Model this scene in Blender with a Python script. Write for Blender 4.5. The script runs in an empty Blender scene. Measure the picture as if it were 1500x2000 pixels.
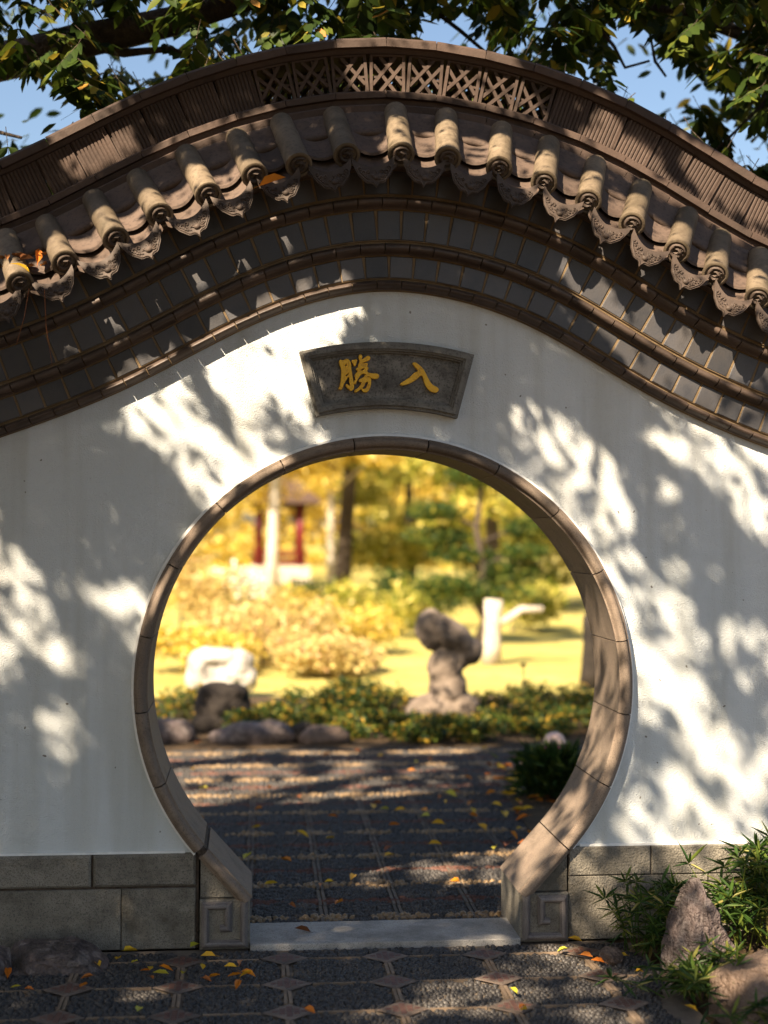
import bpy, bmesh, math, random
import numpy as np
from mathutils import Vector, Matrix, Euler
from math import sin, cos, pi, radians, sqrt, atan2, hypot

random.seed(7)
RNG = np.random.default_rng(11)
scene = bpy.context.scene
COL = scene.collection

# ------------------------------------------------------------------ camera, sky, sun, exposure
cd = bpy.data.cameras.new('camera')
cam = bpy.data.objects.new('camera', cd); COL.objects.link(cam)
YAW, PITCH, ROLL = .0964, .0160, .0044
cam.location = (-.597, -6.045, 1.732)
cam.rotation_mode = 'XYZ'
cam.matrix_world = (Matrix.Translation((-.597, -6.045, 1.732)) @ Matrix.Rotation(-YAW, 4, 'Z')
                    @ Matrix.Rotation(pi/2 + PITCH, 4, 'X') @ Matrix.Rotation(ROLL, 4, 'Z'))
cd.sensor_fit = 'VERTICAL'; cd.sensor_height = 36; cd.lens = 50
cd.clip_start = .05; cd.clip_end = 2000
cd.dof.use_dof = True; cd.dof.focus_distance = 6.0; cd.dof.aperture_fstop = 1.15
scene.camera = cam

SUN = Vector((.75, 1.0, -1.08)).normalized()
world = bpy.data.worlds.new('World'); scene.world = world
world.use_nodes = True
wn = world.node_tree.nodes; wl = world.node_tree.links
sky = wn.new('ShaderNodeTexSky'); sky.sky_type = 'NISHITA'; sky.sun_disc = False
sky.sun_elevation = math.asin(-SUN.z)
sky.sun_rotation = radians(216.9)
sky.dust_density = 2.3; sky.air_density = 1.1; sky.ozone_density = 1.3
bg = wn['Background']; bg.inputs['Strength'].default_value = .052
wl.new(sky.outputs[0], bg.inputs[0])
sd = bpy.data.lights.new('sun', 'SUN'); sd.energy = 5.0; sd.angle = radians(.5); sd.color = (1, .82, .60)
sun = bpy.data.objects.new('sun', sd); COL.objects.link(sun)
sun.rotation_euler = SUN.to_track_quat('-Z', 'Y').to_euler()
sun.location = (-8, -10, 12)
scene.view_settings.view_transform = 'Standard'
scene.view_settings.look = 'None'
scene.view_settings.exposure = 1.85
scene.view_settings.gamma = 1
scene.view_settings.use_curve_mapping = False
scene.cycles.max_bounces = 8
scene.cycles.transparent_max_bounces = 8

# ------------------------------------------------------------------ materials
def nt(name):
    m = bpy.data.materials.new(name); m.use_nodes = True
    return m, m.node_tree.nodes, m.node_tree.links, m.node_tree.nodes['Principled BSDF']

def ramp(n, stops):
    r = n.new('ShaderNodeValToRGB'); el = r.color_ramp.elements
    while len(el) < len(stops): el.new(.5)
    for e, (p, c) in zip(el, stops): e.position = p; e.color = (*c, 1)
    return r

def stone(name, c1, c2, scale=6, fine=120, bump=.4, rough=.85, rand=.15, speck=None, bdist=.004, spec=.3, stain=None):
    """mottled mineral surface: two tones, fine relief, optional dark specks, per-object variation"""
    m, n, l, b = nt(name)
    tc = n.new('ShaderNodeTexCoord')
    info = n.new('ShaderNodeObjectInfo')
    add = n.new('ShaderNodeVectorMath'); add.operation = 'ADD'
    mul = n.new('ShaderNodeVectorMath'); mul.operation = 'SCALE'; mul.inputs[3].default_value = 37
    cmb = n.new('ShaderNodeCombineXYZ')
    for i in range(3): l.new(info.outputs['Random'], cmb.inputs[i])
    l.new(cmb.outputs[0], mul.inputs[0]); l.new(tc.outputs['Object'], add.inputs[0]); l.new(mul.outputs[0], add.inputs[1])
    n1 = n.new('ShaderNodeTexNoise'); n1.inputs['Scale'].default_value = scale; n1.inputs['Detail'].default_value = 6
    n1.inputs['Roughness'].default_value = .65
    n2 = n.new('ShaderNodeTexNoise'); n2.inputs['Scale'].default_value = fine; n2.inputs['Detail'].default_value = 3
    for q in (n1, n2): l.new(add.outputs[0], q.inputs['Vector'])
    r = ramp(n, [(.32, c1), (.68, c2)]); l.new(n1.outputs['Fac'], r.inputs[0])
    out = r.outputs[0]
    hsv = n.new('ShaderNodeHueSaturation')
    mr = n.new('ShaderNodeMapRange'); mr.inputs['To Min'].default_value = 1 - rand; mr.inputs['To Max'].default_value = 1 + rand
    l.new(info.outputs['Random'], mr.inputs[0]); l.new(mr.outputs[0], hsv.inputs['Value']); l.new(out, hsv.inputs['Color'])
    out = hsv.outputs[0]
    if speck:
        v = n.new('ShaderNodeTexNoise'); v.inputs['Scale'].default_value = speck[0]; v.inputs['Detail'].default_value = 2
        l.new(add.outputs[0], v.inputs['Vector'])
        rr = ramp(n, [(.38, (1, 1, 1)), (.46, (0, 0, 0))]); l.new(v.outputs['Fac'], rr.inputs[0])
        mx = n.new('ShaderNodeMixRGB'); mx.inputs[2].default_value = (*speck[1], 1)
        k = n.new('ShaderNodeMath'); k.operation = 'MULTIPLY'; k.inputs[1].default_value = speck[2]
        l.new(rr.outputs[0], k.inputs[0]); l.new(k.outputs[0], mx.inputs[0]); l.new(out, mx.inputs[1]); out = mx.outputs[0]
    if stain:       # (scale, colour, strength): damp and dirt marks with ragged edges
        v = n.new('ShaderNodeTexNoise'); v.inputs['Scale'].default_value = stain[0]; v.inputs['Detail'].default_value = 7; v.inputs['Roughness'].default_value = .7
        l.new(add.outputs[0], v.inputs['Vector'])
        rr = ramp(n, [(.48, (0, 0, 0)), (.66, (1, 1, 1))]); l.new(v.outputs['Fac'], rr.inputs[0])
        mx = n.new('ShaderNodeMixRGB'); mx.inputs[2].default_value = (*stain[1], 1)
        k = n.new('ShaderNodeMath'); k.operation = 'MULTIPLY'; k.inputs[1].default_value = stain[2]
        l.new(rr.outputs[0], k.inputs[0]); l.new(k.outputs[0], mx.inputs[0]); l.new(out, mx.inputs[1]); out = mx.outputs[0]
    l.new(out, b.inputs['Base Color'])
    b.inputs['Roughness'].default_value = rough
    b.inputs['Specular IOR Level'].default_value = spec
    ad = n.new('ShaderNodeMath'); ad.operation = 'MULTIPLY_ADD'; ad.inputs[1].default_value = .5
    l.new(n1.outputs['Fac'], ad.inputs[0]); l.new(n2.outputs['Fac'], ad.inputs[2])
    bp = n.new('ShaderNodeBump'); bp.inputs['Strength'].default_value = bump; bp.inputs['Distance'].default_value = bdist
    l.new(ad.outputs[0], bp.inputs['Height']); l.new(bp.outputs[0], b.inputs['Normal'])
    return m

def leafmat(name, stops, transl=.35, rough=.55, per_object=False, spec=.25):
    m, n, l, b = nt(name)
    if per_object:
        src = n.new('ShaderNodeObjectInfo').outputs['Random']
    else:
        a = n.new('ShaderNodeAttribute'); a.attribute_name = 'tint'; src = a.outputs['Fac']
    r = ramp(n, stops); l.new(src, r.inputs[0])
    l.new(r.outputs[0], b.inputs['Base Color']); b.inputs['Roughness'].default_value = rough
    b.inputs['Specular IOR Level'].default_value = spec
    t = n.new('ShaderNodeBsdfTranslucent'); l.new(r.outputs[0], t.inputs['Color'])
    mx = n.new('ShaderNodeMixShader'); mx.inputs[0].default_value = transl
    l.new(b.outputs[0], mx.inputs[1]); l.new(t.outputs[0], mx.inputs[2])
    l.new(mx.outputs[0], n['Material Output'].inputs['Surface'])
    return m

def plain(name, c, rough=.6, metal=0, spec=.4):
    m, n, l, b = nt(name)
    b.inputs['Base Color'].default_value = (*c, 1); b.inputs['Roughness'].default_value = rough
    b.inputs['Metallic'].default_value = metal; b.inputs['Specular IOR Level'].default_value = spec
    return m

M = {}
def plaster():
    m, n, l, b = nt('white_stucco')
    tc = n.new('ShaderNodeTexCoord')
    big = n.new('ShaderNodeTexNoise'); big.inputs['Scale'].default_value = 1.1; big.inputs['Detail'].default_value = 5
    fine = n.new('ShaderNodeTexNoise'); fine.inputs['Scale'].default_value = 150; fine.inputs['Detail'].default_value = 4; fine.inputs['Roughness'].default_value = .6
    grit = n.new('ShaderNodeTexVoronoi'); grit.inputs['Scale'].default_value = 210
    for q in (big, fine, grit): l.new(tc.outputs['Object'], q.inputs['Vector'])
    r = ramp(n, [(.3, (.545, .585, .60)), (.7, (.645, .665, .665))]); l.new(big.outputs['Fac'], r.inputs[0])
    # faint rain streaks, a stain of the paint itself
    mp = n.new('ShaderNodeMapping'); mp.inputs['Scale'].default_value = (9, 9, .7); l.new(tc.outputs['Object'], mp.inputs[0])
    st = n.new('ShaderNodeTexNoise'); st.inputs['Scale'].default_value = 1; st.inputs['Detail'].default_value = 4; l.new(mp.outputs[0], st.inputs['Vector'])
    r2 = ramp(n, [(.44, (1, 1, 1)), (.74, (.76, .73, .66))]); l.new(st.outputs['Fac'], r2.inputs[0])
    mx = n.new('ShaderNodeMixRGB'); mx.blend_type = 'MULTIPLY'; mx.inputs[0].default_value = .7
    l.new(r.outputs[0], mx.inputs[1]); l.new(r2.outputs[0], mx.inputs[2])
    # small pits and flecks
    pit = n.new('ShaderNodeTexNoise'); pit.inputs['Scale'].default_value = 34; pit.inputs['Detail'].default_value = 1; l.new(tc.outputs['Object'], pit.inputs['Vector'])
    r3 = ramp(n, [(.765, (1, 1, 1)), (.79, (.35, .32, .28))]); l.new(pit.outputs['Fac'], r3.inputs[0])
    mx2 = n.new('ShaderNodeMixRGB'); mx2.blend_type = 'MULTIPLY'; mx2.inputs[0].default_value = 1
    l.new(mx.outputs[0], mx2.inputs[1]); l.new(r3.outputs[0], mx2.inputs[2])
    l.new(mx2.outputs[0], b.inputs['Base Color']); b.inputs['Roughness'].default_value = .95
    b.inputs['Specular IOR Level'].default_value = .1
    ad = n.new('ShaderNodeMath'); ad.operation = 'MULTIPLY_ADD'; ad.inputs[1].default_value = .45
    l.new(grit.outputs['Distance'], ad.inputs[0]); l.new(fine.outputs['Fac'], ad.inputs[2])
    bp = n.new('ShaderNodeBump'); bp.inputs['Strength'].default_value = .9; bp.inputs['Distance'].default_value = .0055
    l.new(ad.outputs[0], bp.inputs['Height']); l.new(bp.outputs[0], b.inputs['Normal'])
    return m
M['plaster'] = plaster()
M['brick'] = stone('slate_blue_brick', (.036, .037, .043), (.074, .068, .067), 9, 160, .25, .46, .38, spec=.45, stain=(9, (.03, .027, .026), .5))
M['roll'] = stone('brown_moulded_brick', (.050, .036, .029), (.088, .062, .048), 9, 140, .3, .5, .25, spec=.35)
M['mortar'] = stone('golden_mortar', (.12, .08, .04), (.20, .14, .078), 12, 150, .5, .9, .05)
M['tile'] = stone('clay_roof_tile', (.060, .041, .031), (.128, .090, .070), 7, 110, .3, .7, .22, stain=(7, (.03, .022, .017), .6), speck=(60, (.05, .035, .03), .5))
M['barrel'] = stone('olive_clay_tile', (.088, .066, .042), (.175, .135, .092), 6, 120, .3, .65, .28, stain=(8, (.04, .033, .018), .55), speck=(55, (.07, .05, .035), .4))
M['relief'] = stone('carved_clay', (.044, .032, .025), (.092, .066, .052), 10, 130, .35, .65, .22)
M['ridge'] = stone('ridge_clay', (.046, .030, .023), (.098, .064, .049), 6, 110, .35, .7, .22, stain=(6, (.024, .018, .014), .6), speck=(40, (.06, .04, .032), .5))
M['ring'] = stone('warm_gate_stone', (.15, .112, .085), (.27, .212, .162), 5, 230, .5, .8, .22, speck=(230, (.07, .055, .045), .55), stain=(5, (.055, .04, .03), .6))
M['granite'] = stone('granite', (.15, .135, .11), (.27, .245, .20), 4, 120, 1.0, .85, .14, speck=(210, (.05, .045, .04), .6), bdist=.009, stain=(3.5, (.06, .052, .038), .75))
M['carved'] = stone('carved_grey_stone', (.11, .095, .09), (.20, .175, .16), 8, 170, .5, .55, .08, speck=(220, (.06, .05, .05), .6), spec=.45)
M['threshold'] = stone('pale_granite', (.29, .275, .255), (.42, .395, .36), 5, 170, .6, .8, .05, speck=(230, (.10, .095, .09), .6), stain=(4, (.11, .10, .085), .6))
M['caulk'] = stone('white_caulk', (.62, .63, .62), (.78, .78, .76), 20, 120, .4, .8, .0)
M['plaque'] = stone('dark_slate', (.115, .108, .094), (.19, .18, .158), 6, 150, .3, .7, .03, speck=(110, (.05, .046, .04), .5), stain=(7, (.05, .04, .03), .6))
M['plaque_panel'] = stone('weathered_slate', (.105, .10, .09), (.24, .225, .20), 9, 160, .35, .8, .0, speck=(120, (.04, .036, .03), .55), stain=(8, (.035, .032, .028), .8))
M['gold'] = stone('gold_leaf_paint', (.70, .36, .014), (.86, .50, .03), 18, 120, .4, .42, .0, speck=(60, (.35, .14, .02), .35))
M['pebble'] = stone('dark_pebble', (.026, .025, .026), (.072, .064, .057), 30, 90, .05, .5, .0, spec=.3)
M['cream'] = stone('cream_pebble', (.15, .095, .045), (.31, .215, .12), 28, 60, .1, .45, .0)
M['redpeb'] = stone('red_brown_tile_chip', (.075, .035, .026), (.14, .068, .05), 30, 60, .2, .6, .0)
M['path_mortar'] = stone('path_mortar', (.05, .042, .034), (.10, .082, .064), 14, 160, .6, .9, .0)
M['bed_mortar'] = stone('paving_mortar', (.11, .088, .066), (.20, .16, .12), 14, 160, .6, .9, .0)
M['brick_tile'] = stone('worn_paving_tile', (.085, .065, .052), (.175, .13, .10), 12, 140, .6, .8, .2)
M['path_strip'] = stone('path_divider_tile', (.065, .05, .037), (.13, .10, .074), 12, 120, .5, .85, .25)
M['edge_tile'] = stone('tan_edge_tile', (.14, .10, .068), (.24, .175, .12), 12, 120, .5, .85, .15)
M['soil'] = stone('leaf_litter_soil', (.035, .024, .014), (.095, .058, .025), 7, 60, .9, .95, 0, bdist=.02)
M['lawn'] = stone('autumn_lawn', (.36, .31, .07), (.50, .42, .13), .6, 30, .9, .9, 0, bdist=.03, stain=(.35, (.22, .20, .05), .5), speck=(5, (.24, .16, .04), .4))
M['rock'] = stone('purple_grey_rock', (.040, .031, .030), (.145, .108, .098), 11, 60, 1.0, .55, .12, bdist=.02, spec=.4, stain=(7, (.030, .024, .016), .6), speck=(18, (.24, .20, .18), .5))
M['rock_tan'] = stone('tan_quartz_rock', (.085, .056, .041), (.22, .152, .11), 10, 60, 1.0, .6, .1, bdist=.02, spec=.4, stain=(6, (.04, .028, .02), .6))
M['rock_grey'] = stone('limestone', (.075, .056, .042), (.22, .172, .132), 7, 30, .9, .8, .1, bdist=.02)
M['rock_dark'] = stone('dark_stump_stone', (.009, .007, .006), (.032, .025, .020), 6, 30, .9, .9, .05, bdist=.02)  # near-black tone stands in for shade on the stump block and trunk stub
M['rock_white'] = stone('white_limestone', (.22, .20, .17), (.60, .57, .52), 5, 30, .9, .8, .05, bdist=.02)
M['bark'] = stone('dark_bark', (.035, .026, .02), (.10, .075, .055), 14, 60, 1, .9, .0, bdist=.02)
M['pale_bark'] = stone('pale_bark', (.28, .24, .19), (.60, .53, .44), 10, 40, .8, .8, .1, bdist=.01)
M['red'] = plain('red_lacquer', (.13, .009, .008), .5)
M['pav_roof'] = stone('brown_roof', (.05, .03, .02), (.10, .06, .04), 10, 40, .5, .8, 0)
M['cream_wall'] = stone('cream_plinth', (.50, .42, .32), (.62, .53, .42), 5, 60, .3, .9, 0)
M['ball'] = stone('pale_pink_ball', (.42, .30, .28), (.55, .42, .38), 12, 60, .1, .4, 0)
M['pink'] = plain('pink_petal', (.65, .06, .16), .5)
M['white_petal'] = plain('white_petal', (.80, .76, .74), .6)
M['cobweb'] = plain('dry_needle', (.22, .07, .02), .7)

G_DARK = [(.0, (.018, .032, .006)), (.55, (.045, .075, .012)), (.85, (.10, .12, .016)), (1, (.30, .20, .02))]
M['leaf_canopy'] = leafmat('canopy_leaf', G_DARK, .22)
M['leaf_over'] = leafmat('overhang_leaf', [(.0, (.012, .026, .005)), (.6, (.040, .070, .010)), (.88, (.11, .13, .015)), (1, (.38, .27, .035))], .35)
M['leaf_over_obj'] = leafmat('overhang_leaf_single', [(.0, (.014, .028, .005)), (.6, (.040, .070, .010)), (.86, (.11, .13, .015)), (.93, (.42, .30, .04)), (1, (.45, .20, .05))], .35, per_object=True)
M['leaf_yellow'] = leafmat('yellow_leaf', [(.0, (.24, .19, .02)), (.3, (.58, .42, .05)), (.75, (.70, .52, .10)), (1, (.74, .64, .28))], .35)
M['leaf_lime'] = leafmat('lime_leaf', [(.0, (.035, .065, .008)), (.3, (.20, .23, .02)), (.7, (.54, .46, .08)), (1, (.68, .58, .18))], .35)
M['leaf_green'] = leafmat('green_leaf', [(.0, (.012, .03, .006)), (.6, (.04, .08, .014)), (.9, (.14, .16, .02)), (1, (.32, .26, .03))], .3)
M['leaf_apricot'] = leafmat('apricot_leaf', [(.0, (.24, .16, .05)), (.4, (.58, .44, .16)), (.8, (.70, .58, .22)), (1, (.68, .42, .24))], .35)
M['leaf_cover'] = leafmat('ground_cover_leaf', [(.0, (.010, .024, .005)), (.5, (.035, .065, .010)), (.8, (.13, .14, .016)), (1, (.42, .24, .025))], .3)
M['leaf_bamboo'] = leafmat('bamboo_leaf', [(.0, (.018, .045, .010)), (.6, (.05, .10, .018)), (.9, (.15, .18, .03)), (1, (.32, .26, .09))], .3, .45)
M['leaf_bamboo_obj'] = leafmat('bamboo_leaf_single', [(.0, (.018, .045, .010)), (.6, (.055, .105, .018)), (.9, (.16, .19, .03)), (1, (.32, .26, .09))], .3, .45, per_object=True)
M['leaf_fallen'] = leafmat('fallen_leaf', [(.0, (.45, .12, .015)), (.35, (.60, .24, .015)), (.7, (.66, .36, .02)), (1, (.62, .46, .04))], .15, .5, per_object=True)
for nm, a, b in (('orange', (.52, .15, .012), (.62, .24, .015)), ('yellow', (.62, .34, .02), (.68, .44, .03)), ('lime', (.42, .38, .03), (.56, .48, .05)), ('russet', (.26, .075, .015), (.36, .12, .02))):
    M['fall_'+nm] = leafmat(nm+'_fallen_leaf', [(.0, a), (1, b)], .15, .5, per_object=True)
M['leaf_dry'] = leafmat('dry_brown_leaf', [(.0, (.10, .035, .012)), (1, (.24, .10, .03))], .1, .7, per_object=True)

# ------------------------------------------------------------------ object helpers
def link(name, me, mat, parent=None):
    o = bpy.data.objects.new(name, me); COL.objects.link(o)
    if mat is not None:
        if not me.materials: me.materials.append(mat)
    if parent is not None: o.parent = parent
    return o

def tag(o, label=None, cat=None, group=None, kind=None):
    if label: o['label'] = label
    if cat: o['category'] = cat
    if group: o['group'] = group
    if kind: o['kind'] = kind
    return o

def empty(name, loc=(0, 0, 0), rz=0):
    o = bpy.data.objects.new(name, None); COL.objects.link(o)
    o.location = loc; o.rotation_euler = (0, 0, rz); o.empty_display_size = .1
    return o

def pydata(name, v, f, smooth=False):
    me = bpy.data.meshes.new(name); me.from_pydata([tuple(p) for p in v], [], f); me.update()
    if smooth:
        me.polygons.foreach_set('use_smooth', [True]*len(me.polygons))
    return me

class MB:
    def __init__(self): self.v = []; self.f = []
    def add(self, v, f):
        o = len(self.v); self.v += [tuple(p) for p in v]; self.f += [tuple(i+o for i in q) for q in f]; return self
    def box(self, x0, x1, y0, y1, z0, z1, b=0):
        """box, with the edges of its front (-y) face chamfered by b"""
        if b == 0:
            v = [(x0,y0,z0),(x1,y0,z0),(x1,y1,z0),(x0,y1,z0),(x0,y0,z1),(x1,y0,z1),(x1,y1,z1),(x0,y1,z1)]
            f = [(0,3,2,1),(4,5,6,7),(0,1,5,4),(1,2,6,5),(2,3,7,6),(3,0,4,7)]
        else:
            v = [(x0+b,y0,z0+b),(x1-b,y0,z0+b),(x1-b,y0,z1-b),(x0+b,y0,z1-b),
                 (x0,y0+b,z0),(x1,y0+b,z0),(x1,y0+b,z1),(x0,y0+b,z1),
                 (x0,y1,z0),(x1,y1,z0),(x1,y1,z1),(x0,y1,z1)]
            f = [(0,1,2,3),(0,4,5,1),(1,5,6,2),(2,6,7,3),(3,7,4,0),
                 (4,8,9,5),(5,9,10,6),(6,10,11,7),(7,11,8,4),(8,11,10,9)]
        return self.add(v, f)
    def extr(self, prof, x0, x1):
        """closed (y,z) profile extruded along x, with end caps"""
        n = len(prof); v = [(x0, y, z) for y, z in prof] + [(x1, y, z) for y, z in prof]
        f = [(i, (i+1) % n, n+(i+1) % n, n+i) for i in range(n)] + [tuple(range(n))[::-1], tuple(range(n, 2*n))]
        return self.add(v, f)
    def tube(self, pts, rad, seg=8, cap=True):
        pts = [Vector(p) for p in pts]; n = len(pts)
        if not hasattr(rad, '__len__'): rad = [rad]*n
        v = []; up = Vector((.31, .17, .93))
        for i, p in enumerate(pts):
            t = (pts[min(i+1, n-1)] - pts[max(i-1, 0)]).normalized()
            a = t.cross(up)
            if a.length < .05: a = t.cross(Vector((1, 0, 0)))
            a.normalize(); b = t.cross(a)
            v += [p + (a*cos(2*pi*k/seg) + b*sin(2*pi*k/seg))*rad[i] for k in range(seg)]
        f = [(i*seg+k, i*seg+(k+1) % seg, (i+1)*seg+(k+1) % seg, (i+1)*seg+k) for i in range(n-1) for k in range(seg)]
        if cap: f += [tuple(range(seg))[::-1], tuple(range((n-1)*seg, n*seg))]
        return self.add(v, f)
    def lathe(self, prof, seg=20, M4=None):
        """(r, z) profile turned about z, then moved by M4"""
        v = []; n = len(prof)
        for k in range(seg):
            a = 2*pi*k/seg
            for r, z in prof:
                p = Vector((r*cos(a), r*sin(a), z)); v.append(M4 @ p if M4 else p)
        f = [(k*n+i, ((k+1) % seg)*n+i, ((k+1) % seg)*n+i+1, k*n+i+1) for k in range(seg) for i in range(n-1)]
        return self.add(v, f)
    def sphere(self, c, r, seg=8, rings=5):
        rx, ry, rz = r if hasattr(r, '__len__') else (r, r, r)
        prof = [(sin(pi*i/rings), -cos(pi*i/rings)) for i in range(rings+1)]
        return self.lathe(prof, seg, Matrix.Translation(c) @ Matrix.Diagonal((rx, ry, rz, 1)))
    def mesh(self, name, smooth=False): return pydata(name, self.v, self.f, smooth)
    def build(self, name, mat, parent=None, smooth=False): return link(name, self.mesh(name, smooth), mat, parent)

def recalc(me):
    bm = bmesh.new(); bm.from_mesh(me); bmesh.ops.recalc_face_normals(bm, faces=bm.faces); bm.to_mesh(me); bm.free(); return me

def autosmooth(o, ang=40):
    me = o.data
    me.polygons.foreach_set('use_smooth', [True]*len(me.polygons))
    bm = bmesh.new(); bm.from_mesh(me)
    bmesh.ops.recalc_face_normals(bm, faces=bm.faces)
    for e in bm.edges:
        if len(e.link_faces) == 2 and e.calc_face_angle(0) > radians(ang): e.smooth = False
    bm.to_mesh(me); bm.free(); return o

def scatter(name, V, F, R, T, mat, parent=None, tint=None, smooth=False):
    """many copies of one small piece joined into one mesh (R: N,3,3  T: N,3)"""
    V = np.asarray(V, float); F = np.asarray(F, int); N = len(T); nv, (nf, k) = len(V), F.shape
    P = np.einsum('nij,vj->nvi', R, V) + np.asarray(T)[:, None, :]
    L = (F[None] + (np.arange(N)*nv)[:, None, None]).reshape(-1)
    me = bpy.data.meshes.new(name)
    me.vertices.add(N*nv); me.vertices.foreach_set('co', P.reshape(-1).astype(np.float32))
    me.loops.add(N*nf*k); me.loops.foreach_set('vertex_index', L.astype(np.int32))
    me.polygons.add(N*nf)
    me.polygons.foreach_set('loop_start', (np.arange(N*nf)*k).astype(np.int32))
    me.polygons.foreach_set('loop_total', np.full(N*nf, k, np.int32))
    if smooth: me.polygons.foreach_set('use_smooth', np.ones(N*nf, bool))
    me.update(calc_edges=True)
    if tint is not None:
        a = me.attributes.new('tint', 'FLOAT', 'FACE'); a.data.foreach_set('value', np.repeat(tint, nf).astype(np.float32))
    return link(name, me, mat, parent)

def frames(d, nrm, size):
    """rotation+scale matrices from leaf direction d and face normal nrm"""
    d = d/np.linalg.norm(d, axis=1, keepdims=True)
    s = np.cross(nrm, d); s /= np.linalg.norm(s, axis=1, keepdims=True)+1e-9
    n = np.cross(d, s)
    size = np.asarray(size)
    if size.ndim == 1: size = np.stack([size, size, size], 1)
    return np.stack([s*size[:, :1], d*size[:, 1:2], n*size[:, 2:3]], axis=2)

# leaf outlines, length 1 along +y, folded a little along the midrib
def leaf_shape(w, fold=.12, droop=.10):
    V = [(0, 0, 0), (w*.8, .28, fold*w), (w*.85, .62, fold*w-droop*.5), (0, 1, -droop), (-w*.85, .62, fold*w-droop*.5), (-w*.8, .28, fold*w)]
    return V, [(0, 1, 2, 3), (0, 3, 4, 5)]
LEAF_OVAL = leaf_shape(.24); LEAF_WIDE = leaf_shape(.34); LEAF_MID = ([(x, y-.5, z) for x, y, z in LEAF_OVAL[0]], LEAF_OVAL[1]); LEAF_LANCE = leaf_shape(.075, .3, .22); LEAF_LONG = leaf_shape(.17)

def leaf_cloud(name, pos, size, mat, parent=None, shape=LEAF_OVAL, droop=.5, tint=None, aspect=None):
    N = len(pos)
    d = RNG.normal(size=(N, 3)); d[:, 2] = d[:, 2]*.6 - droop
    nr = RNG.normal(size=(N, 3)); nr[:, 2] += .6
    sz = size*(.7 + .6*RNG.random(N))
    t = RNG.random(N) if tint is None else tint
    return scatter(name, shape[0], shape[1], frames(d, nr, sz), pos, mat, parent, t)

def clump_points(clumps, n):
    """points biased to the outer shell of ellipsoid clumps (x,y,z,rx,ry,rz)"""
    c = np.array(clumps); vol = (c[:, 3]*c[:, 4]*c[:, 5])**(2/3); pick = RNG.choice(len(c), n, p=vol/vol.sum())
    u = RNG.normal(size=(n, 3)); u /= np.linalg.norm(u, axis=1, keepdims=True)
    r = RNG.random(n)**.45
    return c[pick, :3] + u*r[:, None]*c[pick, 3:6]*(1 + .12*RNG.normal(size=(n, 1)))

def rock_mesh(name, blobs, voxel, disp, seed=0, facet=0, smooth=True):
    """union of ellipsoids (x,y,z,rx,ry,rz) remeshed and roughened"""
    bm = bmesh.new()
    for b in blobs:
        m4 = Matrix.Translation(b[:3]) @ Euler(b[6] if len(b) > 6 else (0, 0, 0)).to_matrix().to_4x4() @ Matrix.Diagonal((*b[3:6], 1))
        bmesh.ops.create_icosphere(bm, subdivisions=3, radius=1, matrix=m4)
    me = bpy.data.meshes.new('tmp'); bm.to_mesh(me); bm.free()
    o = bpy.data.objects.new('tmp', me); COL.objects.link(o)
    r = o.modifiers.new('r', 'REMESH'); r.mode = 'VOXEL'; r.voxel_size = voxel
    dg = bpy.context.evaluated_depsgraph_get(); dg.update()
    me2 = bpy.data.meshes.new_from_object(o.evaluated_get(dg))
    bpy.data.objects.remove(o); bpy.data.meshes.remove(me)
    from mathutils import noise
    sc = Vector((seed*3.1, seed*1.7, seed*.9))
    me2.update()
    ext = max(max(abs(b[3]), abs(b[4]), abs(b[5])) for b in blobs)
    co = [v.co.copy() for v in me2.vertices]; no = [v.normal.copy() for v in me2.vertices]
    for v, c, nn in zip(me2.vertices, co, no):
        q = c/ext*1.6 + sc
        h = noise.noise(q)*1.0 + noise.noise(q*2.3)*.5 + noise.noise(q*5.1)*.25
        if facet:
            cell = noise.voronoi(q*1.3)[0][0]; h = h*.5 + (cell-.4)*facet
        v.co = c + nn*h*disp
    me2.name = name
    me2.polygons.foreach_set('use_smooth', [smooth]*len(me2.polygons)); me2.update()
    return me2

def boulder(name, size, cuts, seed, disp=.01, sub=1):
    """angular rock: an ellipsoid block with faces struck off by planes, then weathered. cuts: (nx,ny,nz,d) in unit space"""
    from mathutils import noise
    bm = bmesh.new(); bmesh.ops.create_icosphere(bm, subdivisions=4, radius=1.0)
    for v in bm.verts:       # swell the sphere towards a block so that the cuts leave flat faces
        c = v.co; k = (abs(c.x)**5 + abs(c.y)**5 + abs(c.z)**5)**(1/5); v.co = c/k
    for nx, ny, nz, d in cuts:
        nn = Vector((nx, ny, nz)).normalized()
        for v in bm.verts:
            h = v.co.dot(nn) - d
            if h > 0: v.co -= nn*h*.97
    sc = Vector((seed*2.3, seed*1.1, seed*.7))
    for v in bm.verts:
        q = v.co*1.4 + sc
        h = noise.noise(q) + .6*noise.noise(q*2.7) + .5*abs(noise.noise(q*5.3)) + .3*noise.noise(q*11)
        v.co = Vector((v.co.x*size[0], v.co.y*size[1], v.co.z*size[2])) + v.co.normalized()*h*disp
    me = bpy.data.meshes.new(name); bm.to_mesh(me); bm.free()
    return me

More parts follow.
